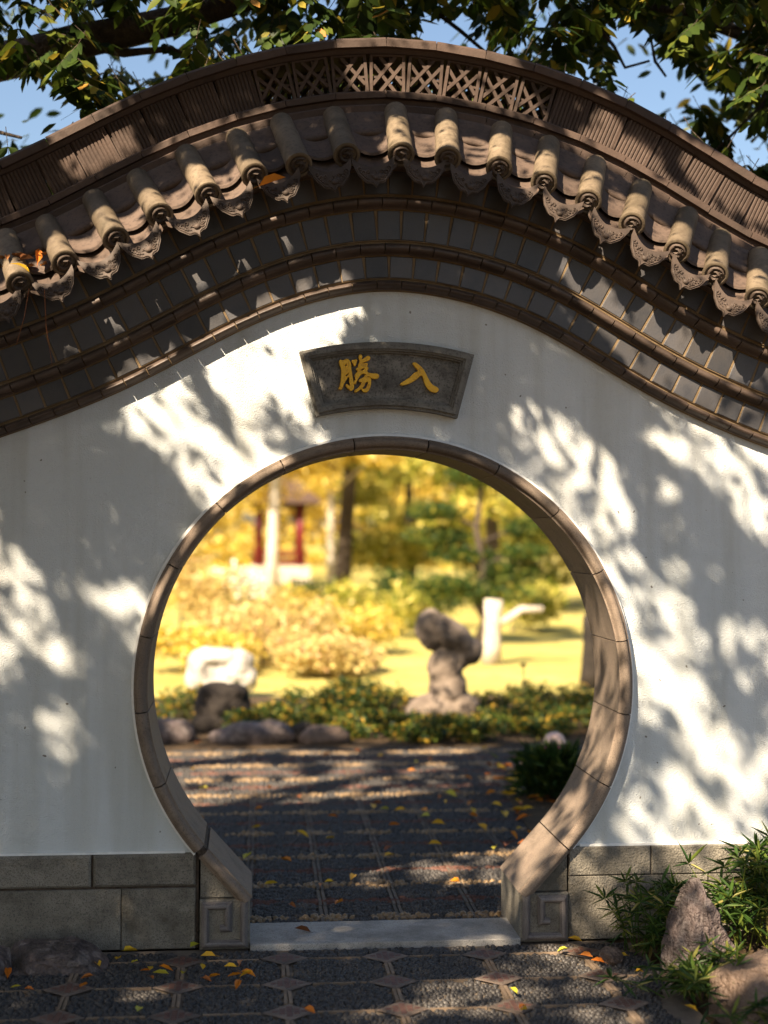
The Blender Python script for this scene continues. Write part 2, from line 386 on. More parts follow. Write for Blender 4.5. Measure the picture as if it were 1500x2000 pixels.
# ------------------------------------------------------------------ the wave curve the coping follows
KX = [-3.4, -2.7, -2.1, -1.6, -1.1, -.562, -.13, .0, .2, .645, 1.1, 1.55, 2.0, 2.6, 3.4]
KZ = [1.86, 1.885, 1.975, 2.14, 2.345, 2.628, 2.766, 2.777, 2.762, 2.625, 2.372, 2.168, 2.03, 1.935, 1.90]
def spline(xk, yk):
    n = len(xk); h = np.diff(xk); A = np.zeros((n, n)); r = np.zeros(n); A[0, 0] = A[-1, -1] = 1
    for i in range(1, n-1):
        A[i, i-1:i+2] = h[i-1], 2*(h[i-1]+h[i]), h[i]
        r[i] = 6*((yk[i+1]-yk[i])/h[i] - (yk[i]-yk[i-1])/h[i-1])
    m = np.linalg.solve(A, r)
    def f(x):
        i = np.clip(np.searchsorted(xk, x)-1, 0, n-2); a = xk[i+1]-x; b = x-xk[i]; hh = h[i]
        return m[i]*a**3/6/hh + m[i+1]*b**3/6/hh + (yk[i]/hh - m[i]*hh/6)*a + (yk[i+1]/hh - m[i+1]*hh/6)*b
    return f
KX = np.array(KX); KZ = np.array(KZ); wave = spline(KX, KZ)
BX = np.linspace(-3.2, 3.2, 1601); BZ = wave(BX)
TX = np.gradient(BX); TZ = np.gradient(BZ); TL = np.hypot(TX, TZ); TX /= TL; TZ /= TL

def off(n): return BX - TZ*n, BZ + TX*n            # the wave moved outwards by n

def stations(n, step, x0=0., lim=3.15):
    """evenly spaced places along the wave at offset n: (x, z, tilt)"""
    X, Z = off(n); S = np.concatenate([[0], np.cumsum(np.hypot(np.diff(X), np.diff(Z)))])
    s0 = np.interp(x0, X, S)
    k0 = int((s0 - S[0])//step); k1 = int((S[-1]-s0)//step)
    out = []
    for k in range(-k0, k1+1):
        s = s0 + k*step
        x = np.interp(s, S, X); z = np.interp(s, S, Z); a = np.arctan2(np.interp(s, S, TZ), np.interp(s, S, TX))
        if abs(x) < lim: out.append((float(x), float(z), float(a)))
    return out

def sweep(name, prof, mat, parent, xa=-3.2, xb=3.2, step=12, smooth=False):
    """closed (n, y) profile run along the wave"""
    idx = [i for i in range(0, len(BX), step) if xa-1e-6 <= BX[i] <= xb+1e-6]
    m = MB(); v = []; k = len(prof)
    for i in idx:
        v += [(BX[i]-TZ[i]*n, y, BZ[i]+TX[i]*n) for n, y in prof]
    f = [(a*k+j, a*k+(j+1) % k, (a+1)*k+(j+1) % k, (a+1)*k+j) for a in range(len(idx)-1) for j in range(k)]
    f += [tuple(range(k))[::-1], tuple(range((len(idx)-1)*k, len(idx)*k))]
    m.add(v, f); me = recalc(m.mesh(name, smooth))
    return link(name, me, mat, parent)

def place(me, name, st, parent, mat, jit=0.0, yj=0.0):
    o = link(name, me, mat, parent)
    x, z, a = st
    o.location = (x, random.uniform(-yj, yj), z); o.rotation_euler = (random.uniform(-jit, jit), -a + random.uniform(-jit, jit), 0)
    return o

T = .37                      # wall thickness
R_OUT, R_IN, ZC = 1.06, 1.006, 1.0905

wall = empty('garden_wall', (0, 0, 0))
tag(wall, 'white stucco garden wall with round moon gate and dark wave-shaped tiled coping', 'wall')

# plaster body: two halves meeting above the gate
def plaster_half(sgn):
    xs = [x for x in np.linspace(0, 3.2, 60)]
    top = [(sgn*x, float(np.interp(sgn*x, BX, BZ)) + .02) for x in xs]
    zp = .395
    phi_end = math.acos((zp - ZC)/1.05)
    arc = [(sgn*1.05*sin(a), ZC + 1.05*cos(a)) for a in np.linspace(phi_end, 0, 48)]
    pts = top + [(sgn*3.2, zp)] + arc
    n = len(pts)
    v = [(x, 0, z) for x, z in pts] + [(x, T, z) for x, z in pts]
    f = [tuple(range(n)), tuple(range(n, 2*n))[::-1]] + [(i, i+n, (i+1) % n + n, (i+1) % n) for i in range(n)]
    return v, f
m = MB(); m.add(*plaster_half(1)); m.add(*plaster_half(-1))
me = m.mesh('plaster_face'); bm = bmesh.new(); bm.from_mesh(me)
bmesh.ops.triangulate(bm, faces=[f for f in bm.faces if len(f.verts) > 4]); bmesh.ops.recalc_face_normals(bm, faces=bm.faces); bm.to_mesh(me); bm.free()
link('plaster_face', me, M['plaster'], wall)

# ---- round stone gate surround: blocks with a roll moulding on the front edge
def ring_block():
    prof = [(1.056, .02), (1.060, -.050), (1.053, -.053), (1.051, -.060)]
    for a in np.linspace(90, -90, 9):       # the roll
        prof.append((1.031 + .0175*sin(radians(a)), -.060 - .020*cos(radians(a))))
    prof += [(1.0115, -.057), (1.0095, -.052), (1.003, -.050), (R_IN, -.044), (R_IN, T+.03), (1.056, T+.03)]
    h = radians(17.5)/2 - .0026
    n = len(prof); v = []; angs = np.linspace(-h, h, 9)
    for i, a in enumerate(angs):
        for r, y in prof:
            v.append((r*sin(a), y, r*cos(a)))
    f = [(i*n+j, i*n+(j+1) % n, (i+1)*n+(j+1) % n, (i+1)*n+j) for i in range(8) for j in range(n)]
    f += [tuple(range(n))[::-1], tuple(range(8*n, 9*n))]
    return recalc(pydata('ring_block', v, f))
rb = ring_block()
rb_o = None
for k in range(-8, 9):
    a = radians(17.5*k + .6)
    if abs(k) == 8: continue
    o = link('ring_block', rb, M['ring'], wall); o.location = (0, random.uniform(-.0025, .0025), ZC); o.rotation_euler = (0, a, 0)
    if rb_o is None: autosmooth(o, 35); rb_o = o
# the two lowest blocks run down to the feet
for s in (-1, 1):
    a0 = radians(131.25 + .75); tx, tz = cos(a0), -sin(a0)
    pr = [(hypot(v.co.x, v.co.z), v.co.y) for v in rb.vertices[:19]]; n = len(pr); v = []
    for L in (0, .09, .18, .268):
        v += [(s*(r*sin(a0) + tx*(L - (r-1.03)*.25*(L > .2))), y, ZC + r*cos(a0) + tz*(L - (r-1.03)*.25*(L > .2))) for r, y in pr]
    f = [(i*n+j, i*n+(j+1) % n, (i+1)*n+(j+1) % n, (i+1)*n+j) for i in range(3) for j in range(n)] + [tuple(range(n))[::-1], tuple(range(3*n, 4*n))]
    autosmooth(link('ring_block', recalc(pydata('ring_block', v, f)), M['ring'], wall), 35)
# mortar core seen in the joints, and the thin white caulk line round the ring
def arc_solid(name, prof, mat, a1, seg=96):
    n = len(prof); v = []
    for a in np.linspace(-a1, a1, seg+1):
        v += [(r*sin(a), y, ZC + r*cos(a)) for r, y in prof]
    f = [(i*n+j, i*n+(j+1) % n, (i+1)*n+(j+1) % n, (i+1)*n+j) for i in range(seg) for j in range(n)] + [tuple(range(n))[::-1], tuple(range(seg*n, (seg+1)*n))]
    return link(name, recalc(pydata(name, v, f)), mat, wall)
arc_solid('joint_mortar', [(1.050, .01), (1.050, -.045), (1.012, -.045), (1.012, T+.02), (1.050, T+.02)], M['bark'], radians(131.8))
arc_solid('caulk_line', [(1.0605, .0), (1.0605, -.034), (1.071, -.030), (1.074, .0)], M['caulk'], radians(131))

# ---- feet with carved fret, plinth stones
def fret(mirror):
    """square spiral of half-round bands on the foot's front face"""
    x0, x1, z0, z1 = .581, .775, .008, .203
    w, h = x1-x0, z1-z0
    pts = [(.085, 1.0), (.085, .09), (.91, .09), (.91, .90), (.42, .90), (.42, .42), (.60, .42)]
    P = [(x0 + u*w, z0 + q*h) for u, q in pts]
    m = MB(); hw = .0165
    prof = [(-hw, -.002), (-hw*.94, .010), (-hw*.74, .012), (-hw*.68, .019), (-hw*.3, .0245), (hw*.3, .0245), (hw*.68, .019), (hw*.74, .012), (hw*.94, .010), (hw, -.002)]
    for i in range(len(P)-1):
        (ax, az), (bx, bz) = P[i], P[i+1]
        L = hypot(bx-ax, bz-az); dx, dz = (bx-ax)/L, (bz-az)/L; px, pz = -dz, dx
        n = len(prof); v = []
        for q, e in ((0, -1), (1, 1)):
            for u, d in prof:
                # mitre at the corners, square at the free ends
                ext = 0
                if (q == 0 and i > 0):
                    (cx, cz) = P[i-1]; turn = (ax-cx)*dz - (az-cz)*dx; ext = (1 if turn > 0 else -1)*-u
                if (q == 1 and i < len(P)-2):
                    (cx, cz) = P[i+2]; turn = dx*(cz-bz) - dz*(cx-bx); ext = (1 if turn > 0 else -1)*-u
                t = (L if q else 0) + (ext if q else -ext)
                v.append((ax + dx*t + px*u, -.052 - d, az + dz*t + pz*u))
        f = [(j, j+1, n+j+1, n+j) for j in range(n-1)] + [tuple(range(n))[::-1], tuple(range(n, 2*n))]
        m.add(v, f)
    v = [(x*mirror, y, z) for x, y, z in m.v]; f = [q[::mirror] for q in m.f]
    return v, f
for s in (1, -1):
    xs = (.572, .781)
    m = MB(); m.box(min(s*xs[0], s*xs[1]), max(s*xs[0], s*xs[1]), -.053, T+.03, 0.0, .2065, .006)
    foot = autosmooth(m.build('foot_block', M['granite'], wall), 30)
    v, f = fret(s); fr = link('carved_fret', pydata('carved_fret', v, f), M['carved'], foot); autosmooth(fr, 50)
    # wedge stone between ring and plinth
    pts = [(s*1.0625*sin(a), ZC + 1.0625*cos(a)) for a in np.linspace(math.acos((.212-ZC)/1.0625), math.acos((.385-ZC)/1.0625), 10)]
    pts = [p for p in pts if abs(p[0]) < .775] + [(s*.779, ZC - sqrt(1.0625**2-.779**2)), (s*.779, .212)]
    n = len(pts); v = [(x, -.028, z) for x, z in pts] + [(x, T, z) for x, z in pts]
    f = [tuple(range(n)), tuple(range(n, 2*n))[::-1]] + [(i, i+n, (i+1) % n+n, (i+1) % n) for i in range(n)]
    link('wedge_stone', recalc(pydata('wedge_stone', v, f)), M['granite'], wall)

def plinth_stone(x0, x1, z0, z1, y=-.03, b=.009):
    m = MB(); m.box(x0, x1, y, T+.02, z0, z1, b)
    o = m.build('plinth_stone', M['granite'], wall); return o
def ring_x(z): return sqrt(max(0, 1.063**2 - (z-ZC)**2))
# left side: two courses
for x0, x1 in ((-1.222, -.800), (-1.98, -1.232), (-2.6, -1.99), (-3.2, -2.61)): plinth_stone(x0, x1, .262, .394)
for x0, x1 in ((-1.105, -.800), (-1.72, -1.108), (-2.5, -1.73), (-3.2, -2.51)): plinth_stone(x0, x1, 0, .252, -.028, .004)
# right side
for x0, x1 in ((.790, 1.146), (1.152, 1.62), (1.626, 2.3), (2.306, 3.2)): plinth_stone(x0, x1, .274, .394, -.03, .004)
for x0, x1 in ((.787, 1.40), (1.406, 2.1), (2.106, 3.2)): plinth_stone(x0, x1, 0, .270, -.028, .003)
m = MB(); m.box(.787, 3.2, -.02, T, .0, .39); m.box(-3.2, -.787, -.015, T, 0, .39)
m.build('plinth_core', M['bark'], wall)
m = MB(); m.box(.84, 3.2, -.014, -.0002, .3945, .404); m.box(-3.2, -.845, -.012, -.0002, .3945, .403)
m.build('plinth_caulk', M['caulk'], wall)

# threshold slab between the feet
m = MB(); m.box(-.571, .571, -.07, .262, -.05, .022, .004); m.build('threshold_slab', M['threshold'], wall)

# ---- coping body
front = [(-.004, .02), (-.004, -.012), (.004, -.028), (.043, -.036), (.046, -.044), (.139, -.044), (.142, -.055), (.196, -.072), (.199, -.080),
         (.327, -.080), (.330, -.090), (.383, -.108), (.386, -.112), (.487, -.112), (.492, -.14), (.490, -.160), (.494, -.165), (.575, -.08), (.65, -.02), (.765, .03), (.765, .06), (.79, .06)]
prof = front + [(n, T - y) for n, y in front[::-1]]
sweep('coping_mortar', prof, M['mortar'], wall)
soff = [(.4875, -.10), (.4875, -.160), (.489, -.166), (.492, -.168), (.492, -.10)]
sweep('eave_board', soff, M['tile'], wall)
cove = [(.772, .02), (.770, -.002), (.745, -.016), (.715, -.036), (.685, -.066), (.662, -.092), (.640, -.092), (.70, .02)]
sweep('mortar_cove', cove, M['tile'], wall, smooth=True)

def box_brick(w, h, y, dep=.06):
    m = MB(); m.box(-w/2, w/2, y, y+dep, -h/2, h/2, .003); return recalc(m.mesh('brick'))
def roll_brick(w, h, y0, bulge):
    pr = [(y0+.03, -h/2), (y0, -h/2), (y0-.004, -h/2+.005)]
    for a in np.linspace(-70, 70, 7): pr.append((y0-.004-bulge*cos(radians(a)), (h/2-.008)*sin(radians(a))/sin(radians(70))))
    pr += [(y0-.004, h/2-.005), (y0, h/2), (y0+.03, h/2)]
    m = MB(); m.extr(pr, -w/2, w/2); return recalc(m.mesh('roll_brick'))
SP = .1045
rolls = [(.0205, .043, -.032, .030, 0.0), (.169, .053, -.060, .036, .03), (.3565, .053, -.098, .036, .015)]
for nmid, h, y0, bulge, x0 in rolls:
    me = roll_brick(SP-.005, h, y0, bulge); first = True
    for st in stations(nmid, SP, x0):
        o = place(me, 'roll_brick', st, wall, M['roll'], .006, .002)
        if first: autosmooth(o, 45); first = False
courses = [(.0925, .091, -.0475, .052), (.2630, .124, -.0835, -.005), (.4365, .098, -.1155, .04)]
for nmid, h, y, x0 in courses:
    me = box_brick(SP-.0085, h, y)
    for st in stations(nmid, SP, x0): place(me, 'brick', st, wall, M['brick'], .005, .0015)

# ---- roof: barrel tiles with carved caps, pan tiles with carved drips
PITCH_T = .205
E0 = Vector((0, -.264, .518)); E1 = Vector((0, .0, .765)); AX = (E0-E1).normalized()   # axis of a barrel, downwards and outwards
def axis_matrix(p, d):
    z = d; x = Vector((1, 0, 0)); y = z.cross(x).normalized()
    return Matrix(((x.x, y.x, z.x, p.x), (x.y, y.y, z.y, p.y), (x.z, y.z, z.z, p.z), (0, 0, 0, 1)))
def barrel_mesh():
    m = MB(); L = (E0-E1).length; RB = .0515
    pr = [(RB*.95, L*.0)]
    for t in (.34, .67):
        pr += [(RB*.955, L*t-.002), (RB*.955, L*t+.002), (RB*1.0, L*t+.004)]
    pr += [(RB*1.0, L-.012), (RB*1.07, L-.010), (RB*1.09, L-.002), (RB*1.04, L), (RB*.86, L), (RB*.84, L-.008), (0.0001, L-.006)]
    m.lathe(pr, 20, axis_matrix(E1, AX)); return recalc(m.mesh('barrel_tile'))
def cap_relief():
    """coiled dragon in low relief on the round end cap"""
    M4 = axis_matrix(E0 - AX*.0075, AX) @ Matrix.Diagonal((1.12, 1.12, 1.5, 1)); m = MB()
    def tr(pts): return [M4 @ Vector(p) for p in pts]
    body = [(.030*cos(a)*(1-.55*t), .030*sin(a)*(1-.55*t), .004) for t, a in ((i/17, .6 + i*.42) for i in range(18))]
    m.tube(tr(body), [.0045 + .0045*sin(pi*i/17) for i in range(18)], 6)
    m.tube(tr([(-.012, .006, .004), (-.002, .012, .006), (.010, .006, .007), (.004, -.006, .005), (-.010, -.010, .004), (.0, -.020, .004)]), [.004, .006, .0065, .006, .005, .002], 6)
    for x, y, r in ((.012, .010, .0075), (-.016, .014, .005), (-.02, -.012, .005), (.018, -.016, .0055), (.006, .026, .0045), (-.006, -.028, .0045), (.026, .002, .004)):
        m.sphere(M4 @ Vector((x, y, .003)), r, 7, 4)
    m.tube(tr([(.014, .014, .006), (.022, .022, .004)]), [.003, .001], 5); m.tube(tr([(.008, .016, .006), (.010, .028, .004)]), [.003, .001], 5)
    m.lathe([(.0385, -.002), (.0385, .004), (.0445, .005), (.0465, -.002)], 20, M4)
    return recalc(m.mesh('end_cap_relief'))
def pan_mesh():
    """two lapped courses of trough tile between neighbouring barrels"""
    m = MB(); hw = .088; seg = 10
    def sec(t, drop, dep):
        p = E1.lerp(E0, t); out = []
        for i in range(seg+1):
            u = -1 + 2*i/seg; out.append((u*hw, p.y + drop*.6, p.z - drop - .004 - .046*(1-u*u)*dep))
        return out
    for t0, t1, drop in ((.16, .70, .0), (.64, 1.03, .026)):
        a = sec(t0, drop, .75 if t0 < .5 else .95); b = sec(t1, drop, .95 if t0 < .5 else 1.0)
        n = seg+1
        v = a + b + [(x, y, z-.012) for x, y, z in b] + [(x, y, z-.012) for x, y, z in a]
        f = [(k*n+i, k*n+i+1, (k+1)*n+i+1, (k+1)*n+i) for k in range(3) for i in range(seg)]
        m.add(v, f)
    return recalc(m.mesh('pan_tile'))
def drip_mesh():
    m = MB(); hw = .088; N = 18; p = E1.lerp(E0, 1.03); y = p.y + .004; z0 = p.z - .026
    top = []; bot = []
    for i in range(N+1):
        u = -1 + 2*i/N; au = abs(u)
        zt = z0 - .046*(1-u*u) + .022
        zb = z0 - .101 + .090*au**3.0 + .006*abs(sin(au*pi*2.5)) - .014*max(0, 1-au/.14)
        top.append((u*hw, zt)); bot.append((u*hw*.985, min(zb, zt-.004)))
    tilt = lambda z: y + (z - z0)*.30
    pts = top + bot[::-1]; n = len(pts)
    v = [(x, tilt(z)-.012, z) for x, z in pts] + [(x, tilt(z), z) for x, z in pts]
    # the face as quads between top and bottom rows
    N1 = N+1
    f = [(i, i+1, n-2-i, n-1-i) for i in range(N)] + [(n+i+1, n+i, 2*n-1-i, 2*n-2-i) for i in range(N)] + [(i, (i+1) % n, (i+1) % n+n, i+n) for i in range(n)]
    m.add(v, f); return recalc(m.mesh('drip_tile')), tilt, z0, bot
def drip_relief(tilt, z0, bot):
    """raised rim, bird body, wing feathers and scrolls"""
    m = MB()
    q = lambda x, z: (x, tilt(z)-.0135, z)
    m.tube([q(x*.93, z+.006) for x, z in bot[1:-1]], .0028, 5)
    c = z0 - .072
    m.sphere(q(.006, c), (.015, .011, .012), 8, 5); m.sphere(q(-.012, c+.012), (.007, .006, .006), 7, 4)
    m.tube([q(-.005, c+.005), q(-.013, c+.010), q(-.022, c+.008)], [.005, .004, .001], 5)
    for k in range(6):
        a = radians(-30 + 24*k); m.tube([q(.010, c+.002), q(.010+.018*cos(a), c+.002+.018*sin(a)), q(.010+.032*cos(a+.25), c+.002+.030*sin(a+.25))], [.0048, .004, .0015], 5)
    for s in (-1, 1):
        for r, ox, oz in ((.011, .046, .024), (.008, .028, .028), (.009, .060, .042), (.007, .036, .006)):
            m.tube([q(s*(ox + r*cos(t)*(1-t/9)), c + oz + r*sin(t)*(1-t/9)) for t in np.linspace(0, 5.6, 10)], [.0042]*9+[.0015], 5)
    for k in range(4):
        m.tube([q(-.020-.006*k, c-.004+.004*k), q(-.034-.006*k, c+.002+.006*k), q(-.040-.006*k, c+.014+.006*k)], [.003, .0026, .001], 5)
    return recalc(m.mesh('drip_relief'))
bmesh_ = barrel_mesh(); crel = cap_relief(); pmesh = pan_mesh(); dmesh, tl, zz0, bt = drip_mesh(); drel = drip_relief(tl, zz0, bt)
first = True
base_st = []
for x, z, a in stations(.52, PITCH_T, .0215):      # spacing measured at the caps, frames carried back to the wave itself
    base_st.append((x + sin(a)*.52, z - cos(a)*.52, a))
for st in base_st:
    o = place(bmesh_, 'barrel_tile', st, wall, M['barrel'], .028)
    c = link('end_cap', crel, M['relief'], o)
    if first: autosmooth(o, 40); autosmooth(c, 60)
    first = False
first = True
X5, Z5 = off(.50)
for st in stations(.50, PITCH_T*.99, .0215 + PITCH_T/2):
    a = st[2]; s2 = (st[0] + sin(a)*.50, st[1] - cos(a)*.50, a)
    o = place(pmesh, 'pan_tile', s2, wall, M['tile'], .008)
    d = place(dmesh, 'drip_tile', s2, wall, M['relief'], .03)
    r = link('carved_bird', drel, M['relief'], d)
    if first: autosmooth(o, 40); autosmooth(d, 40); autosmooth(r, 60)
    first = False

# ---- ridge
YC = T/2
def ridge_seg(name, n0, n1, yf, L, round_=.006):
    nm = (n0+n1)/2; h = n1-n0; y0, y1 = yf, T-yf
    pr = [(y0, -h/2), (y0, h/2-round_), (y0+round_, h/2), (y1-round_, h/2), (y1, h/2-round_), (y1, -h/2)]
    m = MB(); m.extr(pr, -L/2, L/2); me = recalc(m.mesh(name))
    for st in stations(nm, L+.003, .1): place(me, name, st, wall, M['ridge'], .004, .002)
ridge_seg('ridge_sill', .768, .803, .0, .215)
ridge_seg('ridge_fillet', .836, .866, .018, .215)
ridge_seg('ridge_cap', 1.054, 1.096, .012, .215, .012)
sweep('ridge_cavetto', [(.795, .03), (.795, .052), (.805, .046), (.842, .046), (.842, T-.046), (.795, T-.046)], M['ridge'], wall)
sweep('ridge_neck', [(1.036, .048), (1.036, .052), (1.058, .038), (1.058, T-.038), (1.036, T-.048)], M['ridge'], wall)
PW = .160
m = MB()
for side in (0, 1):
    yf = .058; nfl = 9; w = PW-.012; step = w/nfl
    for i in range(nfl):
        x0 = -w/2 + i*step
        v = []
        for z in (-.086, .086):
            v += [(x0+.0014, yf+.012, z), (x0+.0016, yf+.0015, z), (x0+.005, yf, z), (x0+step-.005, yf, z), (x0+step-.0016, yf+.0015, z), (x0+step-.0014, yf+.012, z)]
        v = [(p[0], p[1] if side == 0 else T-p[1], p[2]) for p in v]
        m.add(v, [(k, k+1, 7+k, 6+k) for k in range(5)])
m.box(-PW/2, PW/2, .068, T-.068, -.0863, .0863)
m.box(PW/2-.008, PW/2, .0565, T-.0565, -.0865, .0865)
flute = recalc(m.mesh('fluted_panel'))
m = MB()
yf = .060
def bar(m, x0, z0, x1, z1, w, ya, yb):
    d = Vector((x1-x0, 0, z1-z0)).normalized(); p = Vector((-d.z, 0, d.x))*w/2
    a, b = Vector((x0, 0, z0)), Vector((x1, 0, z1)); v = []
    for y in (ya, yb): v += [(q.x, y, q.z) for q in (a-p, b-p, b+p, a+p)]
    m.add(v, [(0,1,2,3), (7,6,5,4), (0,4,5,1), (1,5,6,2), (2,6,7,3), (3,7,4,0)])
for ya, yb in ((yf, yf+.045), (T-yf-.045, T-yf)):
    hw, hh = PW/2-.003, .0865
    m.box(-hw, -hw+.013, ya-.002, yb, -hh, hh); m.box(hw-.013, hw, ya-.002, yb, -hh, hh)
    m.box(-hw+.013, hw-.013, ya-.002, yb, -hh, -hh+.011); m.box(-hw+.013, hw-.013, ya-.002, yb, hh-.011, hh)
    a, b = hw-.012, hh-.010
    e = .033
    bar(m, -a, -b+e*.9, a-e*.9, b, .0145, ya+.002, yb); bar(m, -a+e, -b, a, b-e, .0145, ya+.0024, yb)
    bar(m, -a, b-e*.9, a-e*.9, -b, .0145, ya+.0041, yb-.001); bar(m, -a+e, b, a, -b+e, .0145, ya+.0045, yb-.001)
    for sx in (-1, 1):
        bar(m, sx*a, -.012, sx*(a-.020), -.012, .010, ya+.006, yb-.002); bar(m, sx*.012, sx*b, sx*.012, sx*(b-.022), .010, ya+.0065, yb-.002)
lattice = recalc(m.mesh('lattice_panel'))
for st in stations(.952, PW+.004, .0):
    inl = -.60 < st[0] < .70
    place(lattice if inl else flute, 'lattice_panel' if inl else 'fluted_panel', st, wall, M['ridge'], .004)

# ---- name plaque: a fan-shaped slab hung over the gate
plq = empty('name_plaque', (0, 0, 2.39))
tag(plq, 'fan-shaped dark slate plaque with two gold characters above the gate', 'plaque')
def sector(r0, r1, h0, h1, ya, yb, seg=24):
    """annular block between radii, half angles h0 (inner) and h1 (outer)"""
    v = []
    for i in range(seg+1):
        t = -1 + 2*i/seg
        for r, h in ((r0, h0), (r1, h1)):
            for y in (ya, yb): v.append((r*sin(t*h)-.006, y, ZC + r*cos(t*h) - 2.39))
    f = []
    for i in range(seg):
        b = i*4; f += [(b, b+4, b+6, b+2), (b+1, b+3, b+7, b+5), (b, b+1, b+5, b+4), (b+2, b+6, b+7, b+3)]
    f += [(0, 2, 3, 1), (seg*4, seg*4+1, seg*4+3, seg*4+2)]
    return v, f
m = MB(); H = radians(14.8); m.add(*sector(1.19, 1.45, H*.965, H*.965, -.024, 0)); pn = recalc(m.mesh('panel')); link('panel', pn, M['plaque_panel'], plq)
def frame_piece(path_r, h):
    pass
frm = MB()
# moulded frame: nested steps from the outside in
for (o0, o1, ya) in ((.0, .012, -.052), (.012, .030, -.066), (.030, .038, -.056), (.038, .046, -.040)):
    r0a, r0b = 1.178+o0, 1.178+o1; r1a, r1b = 1.460-o0, 1.460-o1
    ha = lambda r, o: H - o/r
    hA0, hA1 = ha(r0a, o0), ha(r1a, o0); hB0, hB1 = ha(r0b, o1), ha(r1b, o1)
    seg = 28
    def pt(r, a, y): return (r*sin(a)-.006, y, ZC + r*cos(a) - 2.39)
    for (ra, rb_, hA, hB) in ((r1a, r1b, hA1, hB1), (r0a, r0b, hA0, hB0)):
        v = []
        for i in range(seg+1):
            t = -1+2*i/seg
            v += [pt(ra, t*hA, ya), pt(rb_, t*hB, ya), pt(ra, t*hA, 0), pt(rb_, t*hB, 0)]
        f = []
        for i in range(seg):
            b = i*4; f += [(b, b+1, b+5, b+4), (b, b+4, b+6, b+2), (b+1, b+3, b+7, b+5)]
        frm.add(v, f)
    for s in (-1, 1):
        v = [pt(r0a, s*hA0, ya), pt(r0b, s*hB0, ya), pt(r1b, s*hB1, ya), pt(r1a, s*hA1, ya),
             pt(r0a, s*hA0, 0), pt(r0b, s*hB0, 0), pt(r1b, s*hB1, 0), pt(r1a, s*hA1, 0)]
        frm.add(v, [(0, 1, 2, 3), (0, 4, 7, 3), (1, 5, 6, 2)])
link('frame', recalc(frm.mesh('frame')), M['plaque'], plq)

def glyph(polys):
    c = bpy.data.curves.new('glyph', 'CURVE'); c.dimensions = '2D'; c.fill_mode = 'BOTH'
    c.extrude = .0075; c.bevel_depth = .0016; c.bevel_resolution = 1
    for pl in polys:
        s = c.splines.new('BEZIER'); s.bezier_points.add(len(pl)-1); s.use_cyclic_u = True
        for bp, (px, py) in zip(s.bezier_points, pl):
            bp.co = (-.238 + px/1500*.481, 2.519 - py/682*.21 - 2.39, 0)
            bp.handle_left_type = bp.handle_right_type = 'AUTO'
    o = bpy.data.objects.new('g', c); COL.objects.link(o)
    dg = bpy.context.evaluated_depsgraph_get(); dg.update()
    me = bpy.data.meshes.new_from_object(o.evaluated_get(dg)); bpy.data.objects.remove(o); bpy.data.curves.remove(c)
    for v in me.vertices: v.co = (v.co.x, -.034 - v.co.z, v.co.y)
    me.name = 'character'; me.materials.clear(); return recalc(me)
RU = [[(1070,180),(1090,175),(1150,210),(1200,260),(1240,330),(1280,410),(1330,480),(1390,515),(1410,540),(1390,575),(1350,580),(1290,550),(1250,500),(1220,430),(1190,350),(1175,350),(1120,400),(1050,445),(980,475),(910,485),(905,475),(960,430),(1030,380),(1090,320),(1140,285),(1130,265),(1090,220)]]
SHENG = [
 [(90,175),(105,155),(130,165),(190,140),(220,160),(235,190),(245,270),(260,370),(275,470),(278,545),(245,572),(225,560),(180,500),(185,490),(228,510),(225,450),(215,385),(180,430),(150,480),(130,540),(105,562),(85,550),(95,520),(115,430),(120,350),(115,270),(95,210)],
 [(165,215),(180,210),(190,235),(180,245),(165,235)],
 [(170,375),(190,345),(215,330),(210,350),(180,385)],
 [(258,160),(285,155),(318,150),(315,180),(290,230),(275,200)],
 [(350,100),(365,78),(388,100),(385,140),(430,120),(465,95),(490,105),(495,130),(460,160),(410,180),(395,200),(430,195),(460,200),(455,240),(470,260),(455,300),(470,320),(520,335),(600,345),(615,365),(605,390),(560,405),(510,390),(460,360),(420,335),(390,340),(350,385),(320,440),(300,480),(283,470),(305,420),(300,390),(298,365),(320,330),(335,310),(318,270),(340,255),(345,215),(360,170),(350,130)],
 [(370,290),(400,265),(425,260),(420,280),(380,300)],
 [(430,364),(460,364),(465,385),(500,400),(508,440),(495,530),(460,585),(430,592),(395,570),(385,550),(340,575),(300,592),(295,580),(340,540),(370,500),(385,450),(360,450),(355,430),(390,405),(420,385)],
 [(395,540),(420,500),(440,455),(465,445),(460,510),(430,545),(400,548)]]
link('character', glyph(SHENG), M['gold'], plq); link('character', glyph(RU), M['gold'], plq)

# ------------------------------------------------------------------ ground, paving
m = MB(); m.add([(-400, -60, -.06), (400, -60, -.06), (400, 900, -.06), (-400, 900, -.06)], [(0, 1, 2, 3)])
tag(m.build('ground', M['lawn']), kind='structure')
m = MB(); m.add([(-60, -55, -.03), (60, -55, -.03), (60, .3, -.03), (-60, .3, -.03)], [(0, 1, 2, 3)])
tag(m.build('ground', M['soil']), kind='structure')

